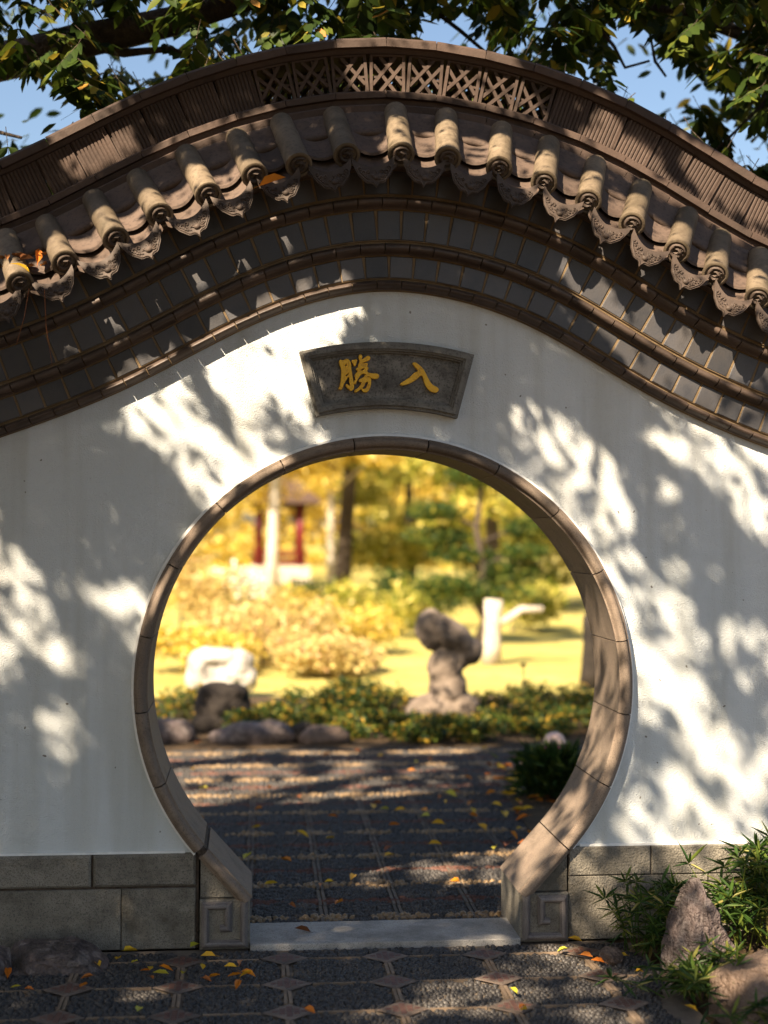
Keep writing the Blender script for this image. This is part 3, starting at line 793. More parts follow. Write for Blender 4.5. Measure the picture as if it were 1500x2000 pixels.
pave = empty('pavement', (0, 0, 0)); tag(pave, kind='structure')
m = MB(); m.box(-3.2, 1.06, -6.9, -.068, -.05, -.006); m.box(-3.2, -.58, -.068, -.03, -.05, -.006); m.box(.58, .95, -.068, -.03, -.05, -.006)
m.build('mortar_sheet', M['bed_mortar'], pave)
GX = [-.02 + .4125*k for k in range(-6, 3)]; GY = [-.212 - .326*k for k in range(0, 8)]
HX, HY = .100, .090
def pave_ok(x, y): return x < 1.05 - .12*max(0, -y-.3) + .03*sin(9*y) and y < -.072
m = MB()
v = [(HX*cos(a), HY*sin(a), .003) for a in (0, pi/2, pi, -pi/2)] + [(HX*.90*cos(a), HY*.90*sin(a), .006) for a in (0, pi/2, pi, -pi/2)]
m.add(v, [(4, 5, 6, 7)] + [(k, (k+1) % 4, 4+(k+1) % 4, 4+k) for k in range(4)])
dia = m.mesh('diamond_tile')
# worn chips set into each diamond
m = MB()
for r in range(-2, 3):
    for c in range(-2, 3):
        x, y = r*.026, c*.022
        if abs(x)/HX + abs(y)/HY < .62: m.add([(x-.010, y-.006, .0075), (x+.010, y-.006, .0075), (x+.012, y+.006, .0085), (x-.008, y+.006, .0085), (x-.011, y-.007, .003), (x+.011, y-.007, .003), (x+.013, y+.007, .003), (x-.009, y+.007, .003)], [(0,1,2,3), (0,4,5,1), (1,5,6,2), (2,6,7,3), (3,7,4,0)])
chips = m.mesh('tile_chips')
m = MB(); m.box(-.0065, .0065, -(.326-2*HY)/2+.002, (.326-2*HY)/2-.002, -.006, .006); es = m.mesh('edge_tile')
m = MB(); m.box(-(.4125-2*HX)/2+.002, (.4125-2*HX)/2-.002, -.0045, .0045, -.006, .0045); el = m.mesh('edge_strip')
for gx in GX:
    for j, gy in enumerate(GY):
        if pave_ok(gx, gy):
            o = link('diamond_tile', dia, M['brick_tile'], pave); o.location = (gx, gy, random.uniform(-.002, .002)); o.rotation_euler = (0, 0, random.uniform(-.02, .02))
            c = link('tile_chips', chips, M['redpeb'], o)
        if pave_ok(gx, gy-.163):
            for s in (-1, 1):
                o = link('edge_tile', es, M['edge_tile'], pave); o.location = (gx+s*.0085, gy-.163, random.uniform(-.002, .001)); o.rotation_euler = (0, 0, random.uniform(-.02, .02))
        if pave_ok(gx+.206, gy):
            o = link('edge_strip', el, M['edge_tile'], pave); o.location = (gx+.206, gy, 0)

PEB_V = [(cos(a)*1, sin(a)*1, -.35) for a in np.arange(5)*2*pi/5] + [(cos(a+.3)*.82, sin(a+.3)*.82, .55) for a in np.arange(5)*2*pi/5] + [(.05, 0, .95)]
PEB_F4 = [(k, (k+1) % 5, 5+(k+1) % 5, 5+k) for k in range(5)]
PEB_F3 = [(5+k, 5+(k+1) % 5, 10) for k in range(5)]
PEB_F = [(a, b, c) for a, b, c, d in PEB_F4] + [(a, c, d) for a, b, c, d in PEB_F4] + PEB_F3
def pebbles(name, pts, rx, ry, rz, mat, parent, spin=.5, zj=.002):
    N = len(pts); pts = np.asarray(pts); a = (RNG.random(N)-.5)*2*spin
    sx = rx*(.75+.5*RNG.random(N)); sy = ry*(.75+.5*RNG.random(N)); sz = rz*(.8+.4*RNG.random(N))
    tx, ty = RNG.normal(size=N)*.12, RNG.normal(size=N)*.12
    R = np.zeros((N, 3, 3)); c, s = np.cos(a), np.sin(a)
    R[:, 0, 0] = c*sx; R[:, 0, 1] = -s*sy; R[:, 1, 0] = s*sx; R[:, 1, 1] = c*sy; R[:, 2, 2] = sz; R[:, 2, 0] = tx*sx; R[:, 2, 1] = ty*sy
    Tt = np.zeros((N, 3)); Tt[:, :2] = pts[:, :2]; Tt[:, 2] = -.0055 + zj*RNG.normal(size=N)
    o = scatter(name, PEB_V, PEB_F, R, Tt, mat, parent, smooth=True)
    tag(o, kind='stuff'); return o
def grid(x0, x1, y0, y1, dx, dy, j=.28):
    nx, ny = int((x1-x0)/dx), int((y1-y0)/dy)
    X, Y = np.meshgrid(np.arange(nx), np.arange(ny)); X = X + .5*(Y % 2)
    P = np.stack([x0 + (X.ravel() + j*RNG.normal(size=nx*ny)*.6)*dx, y0 + (Y.ravel() + j*RNG.normal(size=nx*ny)*.6)*dy], 1); return P
# front mosaic: leave the tiles free
P = grid(-2.5, 1.1, -2.4, -.074, .0215, .0205)
u = (P[:, 0] + .02)/.4125; w = (P[:, 1] + .212)/.326
fu = np.abs(u - np.round(u))*.4125; fw = np.abs(w - np.round(w))*.326
keep = (fu/(HX+.012) + fw/(HY+.010) > 1) & (fu > .026) & (fw > .013) & (P[:, 0] < 1.04 - .12*np.maximum(0, -P[:, 1]-.3) + .03*np.sin(9*P[:, 1]))
P = P[keep]
pebbles('dark_pebbles', P, .0128, .0105, .0125, M['pebble'], pave, .5, .0022)

# path behind the gate
path = empty('path', (0, .3, 0)); tag(path, kind='structure')
path.location = (0, 0, 0)
m = MB(); m.box(-2.6, 2.9, .264, 5.5, -.05, -.007); m.build('mortar_sheet', M['path_mortar'], path)
dv = MB().box(-.0075, .0075, -.145, .145, -.006, .005).mesh('divider_strip')
DX = [-.24 + .345*k for k in range(-6, 9)]
for dx in DX:
    for k in range(int((5.4-.3)/.3)):
        yc = .30 + .3*k + .15; drift = .0148*(yc)*0.8
        o = link('edge_tile', dv, M['path_strip'], path)
        o.location = (dx + drift - .011, yc, 0); o2 = link('edge_tile', o.data, M['path_strip'], path); o2.location = (dx + drift + .011, yc, -.001)
def bands(P):
    ph = (P[:, 0] + .24 - .012*P[:, 1])/.345
    lens = .5 + .5*np.cos(2*pi*ph)
    cy = (P[:, 1] - .40)/.607; dc = np.abs(cy - np.round(cy))*.607
    ry = (P[:, 1] - .70)/.607; dr = np.abs(ry - np.round(ry))*.607
    near = np.abs(ph - np.round(ph))*.345
    return lens, dc, dr, near
P = np.concatenate([grid(-1.5, 2.3, .275, 3.2, .0215, .0205), grid(-1.8, 2.6, 3.2, 5.5, .034, .034)])
lens, dc, dr, near = bands(P)
cream = dc < .014 + .046*lens
red = dr < .012 + .042*lens
pebbles('dark_pebbles', P[~cream & ~red & (near > .028)], .0128, .0108, .0135, M['pebble'], path, .5, .0022)
P = grid(-1.6, 2.4, .275, 5.5, .034, .028); lens, dc, dr, near = bands(P)
pebbles('cream_pebbles', P[dc < .010 + .044*lens], .018, .015, .019, M['cream'], path, .8)
P = grid(-1.6, 2.4, .275, 5.5, .052, .0125); lens, dc, dr, near = bands(P)
pebbles('red_tile_chips', P[dr < .010 + .040*lens], .030, .0055, .012, M['redpeb'], path, .12)

m = MB()
for x0, x1, y0, y1, z in ((-14, -2.6, .4, 9.2, -.004), (-2.6, 2.9, 5.5, 9.2, 0), (2.9, 14, .4, 9.2, -.004)):
    m.add([(x0, y0, z), (x1, y0, z), (x1, y1, z), (x0, y1, z)], [(0, 1, 2, 3)])
pts = [(1.05, .4), (2.9, .4), (2.9, 5.0), (1.75, 4.9), (1.32, 4.3), (1.14, 3.4), (1.06, 2.2)]
m.add([(x, y, .012) for x, y in pts] + [(x, y, -.05) for x, y in pts], [tuple(range(7))] + [(k, k+7, (k+1) % 7 + 7, (k+1) % 7) for k in range(7)])
tag(m.build('ground', M['soil']), kind='structure')

# ------------------------------------------------------------------ trees
def tree_root(name, loc, label, cat='tree', group=None):
    return tag(empty(name, loc), label, cat, group)

# The tall tree standing before the wall to the left: its crown shades the wall, with gaps where the sun
# comes through. The gaps are given as they lie when followed down the sun's rays to the wall's plane: (share of open sky, x, z, x, z, ...)
LIT = [
(.55,[1.25,.42,1.9,.45,2.4,.1,2.6,-.7,2.3,-1.15,1.9,-1.05,1.5,-.6]),
(.62,[-.86,1.75,-.7,1.45,-.25,1.5,-.2,1.85,-.45,2.0]),
(.42,[-.95,1.4,-.7,1.0,.3,1.05,.35,1.9,-.3,2.0]),
(0.64,[-1.21,2.23,-0.93,2.49,-0.17,2.79,-0.15,2.68,-0.29,2.5,-0.32,2.26,-0.23,2.13,-0.43,2.0,-0.62,1.87,-0.71,1.78,-0.79,1.8,-0.84,1.93,-0.92,1.97,-1.05,2.08]),
(0.9,[0.55,2.27,0.67,2.26,0.81,2.2,0.97,2.05,1.03,1.87,1.08,1.75,1.04,1.7,0.88,1.72,0.72,1.9,0.61,2.08]),
(0.9,[0.74,1.81,0.88,1.72,1.08,1.65,1.2,1.55,1.31,1.46,1.38,1.32,1.4,1.26,1.24,1.36,1.13,1.3,1.12,1.17,1.06,1.44,0.9,1.66]),
(0.85,[1.13,1.18,1.15,1.19,1.26,1.31,1.39,1.24,1.44,1.12,1.45,0.98,1.56,0.86,1.6,0.77,1.65,0.73,1.68,0.58,1.6,0.63,1.45,0.64,1.32,0.75,1.29,0.82,1.11,0.93,1.06,1.1]),
(0.95,[1.2,2.3,1.45,2.2,1.82,2.06,1.82,1.64,1.61,1.75,1.45,1.93,1.33,2.1]),
(1,[1.13,2.2,1.18,2.18,1.21,2.14,1.16,2.14]),
(1,[1.2,2.14,1.29,2.09,1.31,2.04,1.25,2.07]),
(1,[1.24,2.17,1.32,2.15,1.32,2.09,1.26,2.1]),
(1,[1.17,2.0,1.22,1.96,1.26,1.9,1.22,1.92]),
(1,[1.24,1.62,1.31,1.58,1.35,1.52,1.29,1.55]),
(1,[1.39,1.6,1.45,1.56,1.49,1.52,1.43,1.53]),
(0.9,[1.42,1.31,1.51,1.31,1.54,1.35,1.63,1.33,1.68,1.29,1.77,1.1,1.66,1.11,1.54,1.19]),
(1,[1.47,1.39,1.54,1.38,1.52,1.35,1.47,1.36]),
(1,[1.55,1.1,1.59,1.09,1.61,1.03,1.57,1.04]),
(0.85,[1.63,0.92,1.75,0.85,1.75,0.65,1.66,0.76]),
(0.9,[1.11,0.74,1.16,0.7,1.29,0.71,1.37,0.61,1.38,0.53,1.34,0.48,1.23,0.51,1.18,0.57,1.13,0.67]),
(0.85,[1.08,0.62,1.15,0.59,1.23,0.51,1.26,0.44,1.29,0.39,0.98,0.4,1.02,0.51,1.05,0.56]),
(0.95,[1.4,0.6,1.46,0.59,1.51,0.52,1.52,0.45,1.45,0.5]),
(0.95,[1.51,0.59,1.58,0.58,1.63,0.5,1.66,0.43,1.56,0.49]),
(0.8,[1.24,0.41,1.36,0.48,1.45,0.48,1.52,0.39]),
(0.8,[0.83,0.38,1.11,0.39,1.32,0.37,1.23,0.3,1.09,0.23,1.04,0.08,0.89,-0.03,0.82,0.11,0.76,0.24]),
(0.9,[-1.74,1.97,-1.62,1.78,-1.59,1.75,-1.54,1.65,-1.47,1.52,-1.47,1.48,-1.4,1.4,-1.28,1.28,-1.27,1.23,-1.29,1.16,-1.39,1.2,-1.48,1.27,-1.55,1.4,-1.57,1.46,-1.62,1.56,-1.74,1.75]),
(0.95,[-1.72,1.56,-1.62,1.45,-1.57,1.38,-1.51,1.31,-1.49,1.26,-1.52,1.22,-1.58,1.23,-1.53,1.15,-1.54,1.1,-1.61,1.12,-1.72,1.2]),
(0.95,[-1.17,1.52,-1.12,1.53,-1.08,1.51,-1.01,1.44,-0.98,1.33,-1.0,1.24,-1.07,1.24,-1.12,1.3,-1.19,1.4]),
(1,[-1.39,1.04,-1.34,0.99,-1.27,0.89,-1.26,0.86,-1.34,0.8,-1.44,0.86,-1.4,0.92,-1.43,1.0]),
(1,[-1.41,1.57,-1.37,1.55,-1.32,1.51,-1.35,1.5,-1.39,1.53]),
(0.82,[-1.32,2.72,-1.12,2.83,-0.91,2.94,-0.73,3.02,-0.53,3.08,-0.46,2.97,-0.34,2.95,-0.38,2.85,-0.59,2.76,-0.79,2.67,-0.99,2.54,-1.15,2.45,-1.32,2.41,-1.46,2.36,-1.46,2.53]),
(0.8,[-1.49,3.52,-1.21,3.64,-1.14,3.42,-1.38,3.33]),
(0.75,[-1.0,3.41,-0.48,3.56,-0.47,3.51,-0.98,3.36]),
(0.85,[-0.21,3.96,0.19,3.95,0.6,3.81,0.62,3.61,0.51,3.6,0.28,3.68,-0.03,3.7,-0.19,3.76]),
(0.78,[0.11,3.3,0.43,3.31,0.65,3.25,0.8,3.16,0.85,2.91,0.65,3.01,0.43,3.05,0.18,3.02,0.09,3.18]),
(0.8,[0.79,3.13,1.1,3.05,1.38,2.85,1.76,2.6,1.9,2.38,1.76,2.33,1.54,2.44,1.27,2.65,1.05,2.79,0.88,2.85]),
(0.72,[0.63,3.63,1.1,3.4,1.68,3.08,1.68,2.99,1.1,3.31,0.63,3.52]),
(0.38,[0.62,3.79,1.66,3.3,1.66,3.21,0.62,3.63]),
(0.85,[0.7,3.02,0.93,2.94,1.13,2.79,1.47,2.57,1.75,2.46,1.75,2.08,1.43,2.19,1.13,2.37,1.02,2.52,0.86,2.71]),
(0.9,[0.67,1.94,0.79,1.78,0.91,1.51,0.97,1.22,0.95,0.88,0.84,0.66,0.71,0.44,0.57,0.3,0.46,0.4,0.61,0.57,0.75,0.79,0.82,1.06,0.82,1.4,0.73,1.72]),
(0.7,[0.6,-0.34,0.91,-0.28,1.34,-0.54,1.4,-0.77,1.22,-0.85,0.96,-0.83]),
(0.8,[0.54,-0.64,0.74,-0.53,1.02,-0.71,1.11,-1.04,0.91,-1.05,0.67,-0.89]),
(0.6,[0.41,-1.01,0.61,-0.86,0.76,-1.01,0.71,-1.14]),
(0.5,[1.11,-0.9,1.58,-1.08,1.64,-1.22,1.35,-1.2]),
(0.8,[0.36,-0.07,0.51,-0.01,0.56,-0.09,0.42,-0.16]),
(0.8,[0.61,-0.13,0.84,-0.11,0.95,-0.24,0.73,-0.27]),
(0.9,[-0.61,-0.6,-0.51,-0.58,-0.41,-0.7,-0.53,-0.73]),
]

RES = .015; MX0, MX1, MZ0, MZ1 = -6.6, 3.6, -2.0, 8.6
NXm, NZm = int((MX1-MX0)/RES), int((MZ1-MZ0)/RES)
gx, gz = np.meshgrid(MX0 + (np.arange(NXm)+.5)*RES, MZ0 + (np.arange(NZm)+.5)*RES)
def rnd_field(ca, cb, seed):
    """smooth noise, stretched along the twigs that hang down the sun's slope"""
    r = np.random.default_rng(seed); ang = atan2(-.82, .57)
    a = gx*cos(ang) + gz*sin(ang); b = -gx*sin(ang) + gz*cos(ang)
    b = b + .03*np.sin(a*5.0)
    a = (a + 14)/ca; b = (b + 14)/cb
    n = r.random((int(32/ca)+4, int(32/cb)+4))
    i, j = a.astype(int), b.astype(int); fa, fb = a-i, b-j
    fa = fa*fa*(3-2*fa); fb = fb*fb*(3-2*fb)
    return (n[i, j]*(1-fa) + n[i+1, j]*fa)*(1-fb) + (n[i, j+1]*(1-fa) + n[i+1, j+1]*fa)*fb
F1 = .6*rnd_field(.42, .075, 3) + .4*rnd_field(.20, .040, 4)
def inpoly(p):
    x = p[0::2]; z = p[1::2]; n = len(x); c = np.zeros(gx.shape, bool)
    for i in range(n):
        x0, z0, x1, z1 = x[i], z[i], x[i-1], z[i-1]
        if z0 == z1: continue
        hit = ((z0 > gz) != (z1 > gz)) & (gx < (x1-x0)*(gz-z0)/(z1-z0) + x0)
        c ^= hit
    return c
lit = np.zeros(gx.shape, bool)
for fr, p in LIT:
    k = inpoly(p)
    if k.any():
        lit |= (k & (F1 <= np.quantile(F1[k], fr))) if fr < 1 else k
# the sun slants through the gate on to the right side of the ring
ring = np.zeros(gx.shape, bool)
for a in np.linspace(radians(48), radians(150), 160):
    for y in np.linspace(-.05, .38, 22):
        i, j = int((ZC + 1.01*cos(a) + 1.08*y - MZ0)/RES), int((1.01*sin(a) - .75*y - MX0)/RES); ring[i-1:i+2, j-1:j+2] = True
lit |= ring & (F1 <= np.quantile(F1[ring], .78))
# high in the crown, above what falls on the wall, loose openings light the garden path behind
hi = (gz > 4.05) | ((gz > 2.9) & (gx < -1.85))
F2 = .5*rnd_field(.5, .16, 8) + .5*rnd_field(.22, .07, 9)
low = hi & (gz < 5.0); lit |= low & (F2 > np.quantile(F2[low], .28)); low = hi & (gz >= 5.0) & (gz < 6.1) & (gx < -2.7); lit |= low & (F2 > np.quantile(F2[low], .45)); low = hi & (gz >= 6.3); lit |= low & (F2 > np.quantile(F2[low], .45))
for r in range(3):
    d = lit.copy()
    d[1:] |= lit[:-1]; d[:-1] |= lit[1:]; d[:, 1:] |= lit[:, :-1]; d[:, :-1] |= lit[:, 1:]
    lit = d if r < 2 else np.where(gz > 2.25, d, lit)
shade = tree_root('shade_tree', (-8.8, -7.6, 0), 'tall leafy tree to the left in front of the wall, casting the dappled shade')
def rel(root, pts): return [Vector(p) - root.location for p in pts]
mt = MB()
mt.tube(rel(shade, [(-8.8,-7.6,-.1), (-8.75,-7.6,1), (-8.8,-7.55,4), (-8.7,-7.6,8), (-8.6,-7.6,11.2)]), [.42,.34,.30,.25,.16], 12)
mt.build('trunk', M['bark'], shade, True)
for pts, r0 in (([(-8.7,-7.6,8), (-8.0,-7.2,10.6), (-6.4,-6.2,10.6), (-4.4,-4.6,9.4), (-2.6,-3.0,8.4)], .13),
                ([(-8.65,-7.6,9.4), (-7.6,-6.4,12), (-5.4,-4.6,12.4), (-3.2,-3.2,12.0)], .12),
                ([(-8.8,-7.6,7.2), (-8.2,-7.0,9.8), (-7.0,-5.2,9.6), (-5.2,-3.2,8.2)], .10)):
    mt = MB(); mt.tube(rel(shade, pts), [r0*(1-.75*i/(len(pts)-1)) for i in range(len(pts))], 8); mt.build('limb', M['bark'], shade, True)
def canopy(n, z0, z1, k_off, k_rng, thin=0.):
    X = MX0 + (MX1-MX0)*RNG.random(n); Z = z0 + (z1-z0)*RNG.random(n)
    i = np.clip(((Z-MZ0)/RES).astype(int), 0, NZm-1); j = np.clip(((X-MX0)/RES).astype(int), 0, NXm-1)
    ok = ~lit[i, j] | ((RNG.random(n) < thin) & (F1[i, j] > .36)); X, Z = X[ok], Z[ok]
    k = np.maximum(2.94 - .676*Z, 1.25) + k_off + k_rng*RNG.random(len(X))
    return np.stack([X - .75*k, -k, Z + 1.08*k], 1)
base = np.array(shade.location)
leaf_cloud('crown', canopy(140000, -2.0, 2.3, 1.0, 2.3, .17) - base, .088, M['leaf_canopy'], shade, LEAF_MID, .4)
leaf_cloud('crown', canopy(120000, 2.2, 4.05, .35, 1.0, .02) - base, .062, M['leaf_canopy'], shade, LEAF_MID, .4)
leaf_cloud('crown', canopy(40000, 4.05, 8.8, .9, 2.5) - base, .16, M['leaf_canopy'], shade, LEAF_MID, .4)
n = 16000; Z = -6.5 + 4.6*RNG.random(n); X = -5.0 + 9.0*RNG.random(n); k = 2.94 - .676*Z + .4 + 2.5*RNG.random(n)  # unseen leaves added behind the camera to cut the fill light
P = np.stack([X - .75*k, -k, Z + 1.08*k], 1)
leaf_cloud('crown', P - np.array(shade.location), .17, M['leaf_canopy'], shade, LEAF_OVAL, .4)

# The tree behind the wall whose boughs hang over the ridge
over = tree_root('overhanging_tree', (-4.6, 1.6, 0), 'dark-leaved tree behind the wall with boughs hanging over the ridge')
mt = MB(); mt.tube(rel(over, [(-4.6,1.6,-.1), (-4.55,1.6,1.2), (-4.3,1.5,2.8), (-3.6,1.4,3.6), (-3.2,1.4,3.9)]), [.28,.22,.18,.14,.11], 12); mt.build('trunk', M['bark'], over, True)
BR = [([(-3.2,1.4,3.9), (-2.5,1.3,3.98), (-1.99,1.2,4.06), (-1.69,1.2,4.13), (-1.46,1.2,4.21), (-1.21,1.2,4.27), (-.95,1.2,4.34), (-.62,1.25,4.48), (-.1,1.5,4.75), (.6,1.8,5.0), (1.3,1.9,4.95), (2.2,1.8,4.6)], .115, .04),
      ([(-1.46,1.2,4.21), (-1.23,1.2,4.16), (-1.0,1.2,4.19), (-.77,1.15,4.11)], .03, .008),
      ([(1.3,1.9,4.95), (1.44,1.4,4.59), (1.66,1.2,4.49), (1.85,1.2,4.42), (2.13,1.2,4.40)], .028, .012),
      ([(1.66,1.2,4.49), (1.49,1.2,4.38), (1.52,1.2,4.22), (1.58,1.2,4.14)], .014, .006),
      ([(1.19,1.2,4.58), (1.19,1.2,4.42), (1.30,1.2,4.29), (1.36,1.2,4.18), (1.49,1.2,4.22)], .013, .007),
      ([(2.2,1.8,4.6), (2.13,1.2,4.04), (1.94,1.2,3.85), (1.80,1.2,3.71)], .014, .006),
      ([(-.1,1.5,4.75), (.28,1.2,4.49), (.49,1.2,4.34), (.65,1.2,4.21), (.81,1.2,4.09)], .016, .006),
      ([(-2.5,1.3,3.98), (-2.0,1.1,3.75), (-1.7,1.0,3.66)], .02, .008)]
for pts, ra, rb_ in BR:
    mt = MB(); n = len(pts); mt.tube(rel(over, pts), [ra + (rb_-ra)*i/(n-1) for i in range(n)], 8); mt.build('branch', M['bark'], over, True)
GAPS = [(-1.84, 3.91, 0.157, 0.157), (-1.69, 3.89, 0.157, 0.117), (-1.51, 3.86, 0.078, 0.052), (-1.14, 4.19, 0.104, 0.091), (-1.08, 4.15, 0.078, 0.078), (-1.28, 4.14, 0.065, 0.052), (-1.51, 4.34, 0.057, 0.057), (-1.34, 4.33, 0.065, 0.065), (-1.08, 4.4, 0.078, 0.047), (-1.69, 4.23, 0.065, 0.039), (0.41, 4.36, 0.117, 0.078), (0.57, 4.24, 0.13, 0.065), (0.76, 4.04, 0.078, 0.052), (0.91, 4.01, 0.157, 0.065), (1.38, 4.29, 0.117, 0.13), (1.48, 4.16, 0.157, 0.157), (1.33, 4.4, 0.052, 0.052), (1.58, 4.0, 0.091, 0.065), (1.91, 4.39, 0.078, 0.078), (2.07, 3.78, 0.13, 0.078), (1.96, 3.88, 0.078, 0.052), (1.69, 4.09, 0.078, 0.052), (1.84, 4.04, 0.078, 0.078), (-0.56, 4.26, 0.052, 0.031), (0.3, 4.31, 0.052, 0.065), (-0.95, 4.26, 0.065, 0.039)]
GP = np.array(GAPS)
def thin_out(P, keep=.06):
    """leave openings in the spray of leaves, and none inside the wall"""
    open_ = np.zeros(len(P), bool)
    d = (P[:, 1] + 6.045)/7.245
    X = -.597 + (P[:, 0] + .597)/d; Z = 1.732 + (P[:, 2] - 1.732)/d
    for x, z, w, h in GP: open_ |= ((X-x)/(w*1.15))**2 + ((Z-z)/(h*1.15))**2 < 1
    # the same gaps as in the taller tree, so that the sun reaches the path
    xs, zs = P[:, 0] - .75*P[:, 1], P[:, 2] + 1.08*P[:, 1]
    i = np.clip(((zs-MZ0)/RES).astype(int), 0, NZm-1); j = np.clip(((xs-MX0)/RES).astype(int), 0, NXm-1)
    sunny = lit[i, j] & (xs < .3) & (zs < 8.6) & ((P[:, 2] > 4.35) | (xs < -2.5))
    return (~open_ & ~sunny) | (RNG.random(len(P)) < keep)
def sprays(n):
    """compound leaves: leaflets paired along a drooping stalk"""
    c = np.stack([-2.7 + 5.6*RNG.random(n), .45 + 2.0*RNG.random(n)**1.3, 3.15 + 2.1*RNG.random(n)], 1)
    ridge_z = np.interp(c[:, 0], BX, BZ) + 1.02
    c = c[(c[:, 2] > ridge_z)]
    c = c[thin_out(c, .02)]
    pos, dr, nr = [], [], []; tw = MB()
    for p in c:
        a = random.uniform(0, 2*pi); h = Vector((cos(a), .6*sin(a), random.uniform(-1.0, -.1))).normalized()
        side = h.cross(Vector((0, 0, 1))).normalized(); up = side.cross(h)
        L = random.uniform(.16, .30); k = random.randint(4, 6)
        for i in range(k):
            q = Vector(p) + h*L*i/k
            for s in (-1, 1):
                pos.append(q); dr.append(h*.55 + side*s*.8 + Vector((0, 0, -.25))); nr.append(up + Vector((random.gauss(0, .25), random.gauss(0, .25), 0)))
        pos.append(Vector(p) + h*L); dr.append(h); nr.append(up)
        if thin_out(np.array([p, pos[-1]]), 0).all() and pos[-1].z > np.interp(pos[-1].x, BX, BZ) + 1.05:
            q = Vector(p) - over.location; tw.tube([q - h*.06 + Vector((0, 0, .03)), q, q + h*L*.9], [.0024, .0018, .0008], 4, False)
    tag(tw.build('twig', M['bark'], over), kind='stuff')
    return np.array(pos), np.array(dr), np.array(nr)
LP, LD, LN = sprays(3300)
ok = thin_out(LP, .0) & (LP[:, 2] > np.interp(LP[:, 0], BX, BZ) + 1.0)
LP, LD, LN = LP[ok], LD[ok], LN[ok]
order = np.argsort(LP[:, 1])                       # the nearest leaves are the ones seen largest
vis = [i for i in order if -2.0 < LP[i, 0] < 2.2 and LP[i, 2] < 4.6][:290]
vs = set(vis); rest = np.array([i for i in range(len(LP)) if i not in vs])
lv = pydata('leaf', LEAF_OVAL[0], LEAF_OVAL[1])
Rv = frames(LD[vis], LN[vis], 0.098*(.75+.5*RNG.random(len(vis))))
for q, R3 in zip(vis, Rv):
    o = link('leaf', lv, M['leaf_over_obj'], over)
    m4 = Matrix([list(R3[r]) + [0] for r in range(3)] + [[0, 0, 0, 1]]); m4.translation = Vector(LP[q]) - over.location
    o.matrix_local = m4
tag(scatter('leaves', LEAF_OVAL[0], LEAF_OVAL[1], frames(LD[rest], LN[rest], 0.098*(.75+.5*RNG.random(len(rest)))), LP[rest] - np.array(over.location), M['leaf_over'], over, RNG.random(len(rest))), kind='stuff')
# denser foliage further up and back
P = np.stack([-3.6 + 7.6*RNG.random(9000), 1.8 + 1.8*RNG.random(9000), 3.4 + 2.3*RNG.random(9000)], 1)
P = P[(P[:, 2] > np.interp(P[:, 0], BX, BZ) + 1.15) & thin_out(P, .10) ]
den = np.sin(P[:, 0]*3.1)*np.sin(P[:, 2]*4.3 + P[:, 0]) > -.55
P = P[den]
tag(leaf_cloud('leaves', P - np.array(over.location), .11, M['leaf_over'], over, LEAF_OVAL, .4, tint=RNG.random(len(P))), kind='stuff')

# ------------------------------------------------------------------ garden behind the gate
def local(root, P): return np.asarray(P) - np.array(root.location)
def shrub(name, loc, label, cat, clumps, n, size, mat, group=None, shape=LEAF_OVAL, droop=.0, stems=3):
    r = tag(empty(name, loc), label, cat, group)
    tag(leaf_cloud('foliage', clump_points(clumps, n), size, mat, r, shape, droop), kind='stuff')
    m = MB(); h = max(c[2] for c in clumps)
    for k in range(stems):
        c = random.choice(clumps); m.tube([(random.uniform(-.05, .05), random.uniform(-.05, .05), -.03), (c[0]*.4, c[1]*.4, c[2]*.5), (c[0], c[1], c[2])], [.02, .014, .006], 5)
    m.build('stem', M['bark'], r)
    return r
def tree(loc, label, clumps, n, size, mat, trunk, bark='bark', group=None, name='garden_tree', limbs=5):
    r = tag(empty(name, loc), label, 'tree', group)
    m = MB(); m.tube(trunk[0], trunk[1], 10); m.build('trunk', M[bark], r, True)
    top = Vector(trunk[0][-1]); mid = Vector(trunk[0][len(trunk[0])//2])
    m = MB()
    for c in (clumps if len(clumps) <= limbs else random.sample(clumps, limbs)):
        a = mid.lerp(top, random.random()); e = Vector(c[:3]); m.tube([a, a.lerp(e, .5) + Vector((0, 0, .15)), e], [trunk[1][-1]*.8, trunk[1][-1]*.5, .02], 6)
    m.build('limb', M[bark], r, True)
    tag(leaf_cloud('crown', clump_points(clumps, n), size, mat, r, LEAF_OVAL, .2), kind='stuff')
    return r
def clumps_in(n, cx, cz, rx, rz, s0, s1, ry=None, flat=1.0):
    out = []
    for _ in range(n):
        a = random.uniform(0, 2*pi); q = sqrt(random.random()); s = random.uniform(s0, s1)
        out.append((cx + rx*q*cos(a), (ry or rx)*random.uniform(-.8, .8), cz + rz*q*sin(a), s*random.uniform(.9, 1.4), s*1.1, s*flat*random.uniform(.55, .9)))
    return out

# stones along the path's far edge
def put_rock(name, loc, label, cat, blobs, voxel, disp, mat, seed, facet=0, group=None, rz=0):
    o = link(name, rock_mesh(name, blobs, voxel, disp, seed, facet), mat); o.location = loc; o.rotation_euler = (0, 0, rz)
    return tag(o, label, cat, group)
put_rock('edging_rock', (-.55, 5.85, 0), 'long low pale stone in front of the dark stump at the path edge', 'rock', [(0,0,.05,.34,.16,.13), (.18,.02,.06,.2,.14,.12)], .022, .03, M['rock'], 1)
put_rock('edging_rock', (-1.30, 5.95, 0), 'low dark stone at the far path edge beside the left gate ring', 'rock', [(0,0,.06,.30,.17,.15), (-.2,.05,.08,.2,.15,.14)], .022, .03, M['rock'], 2)
put_rock('edging_rock', (.06, 5.80, 0), 'small rounded reddish stone at the right end of the path edging', 'rock', [(0,0,.04,.22,.13,.11)], .02, .025, M['rock_tan'], 3)
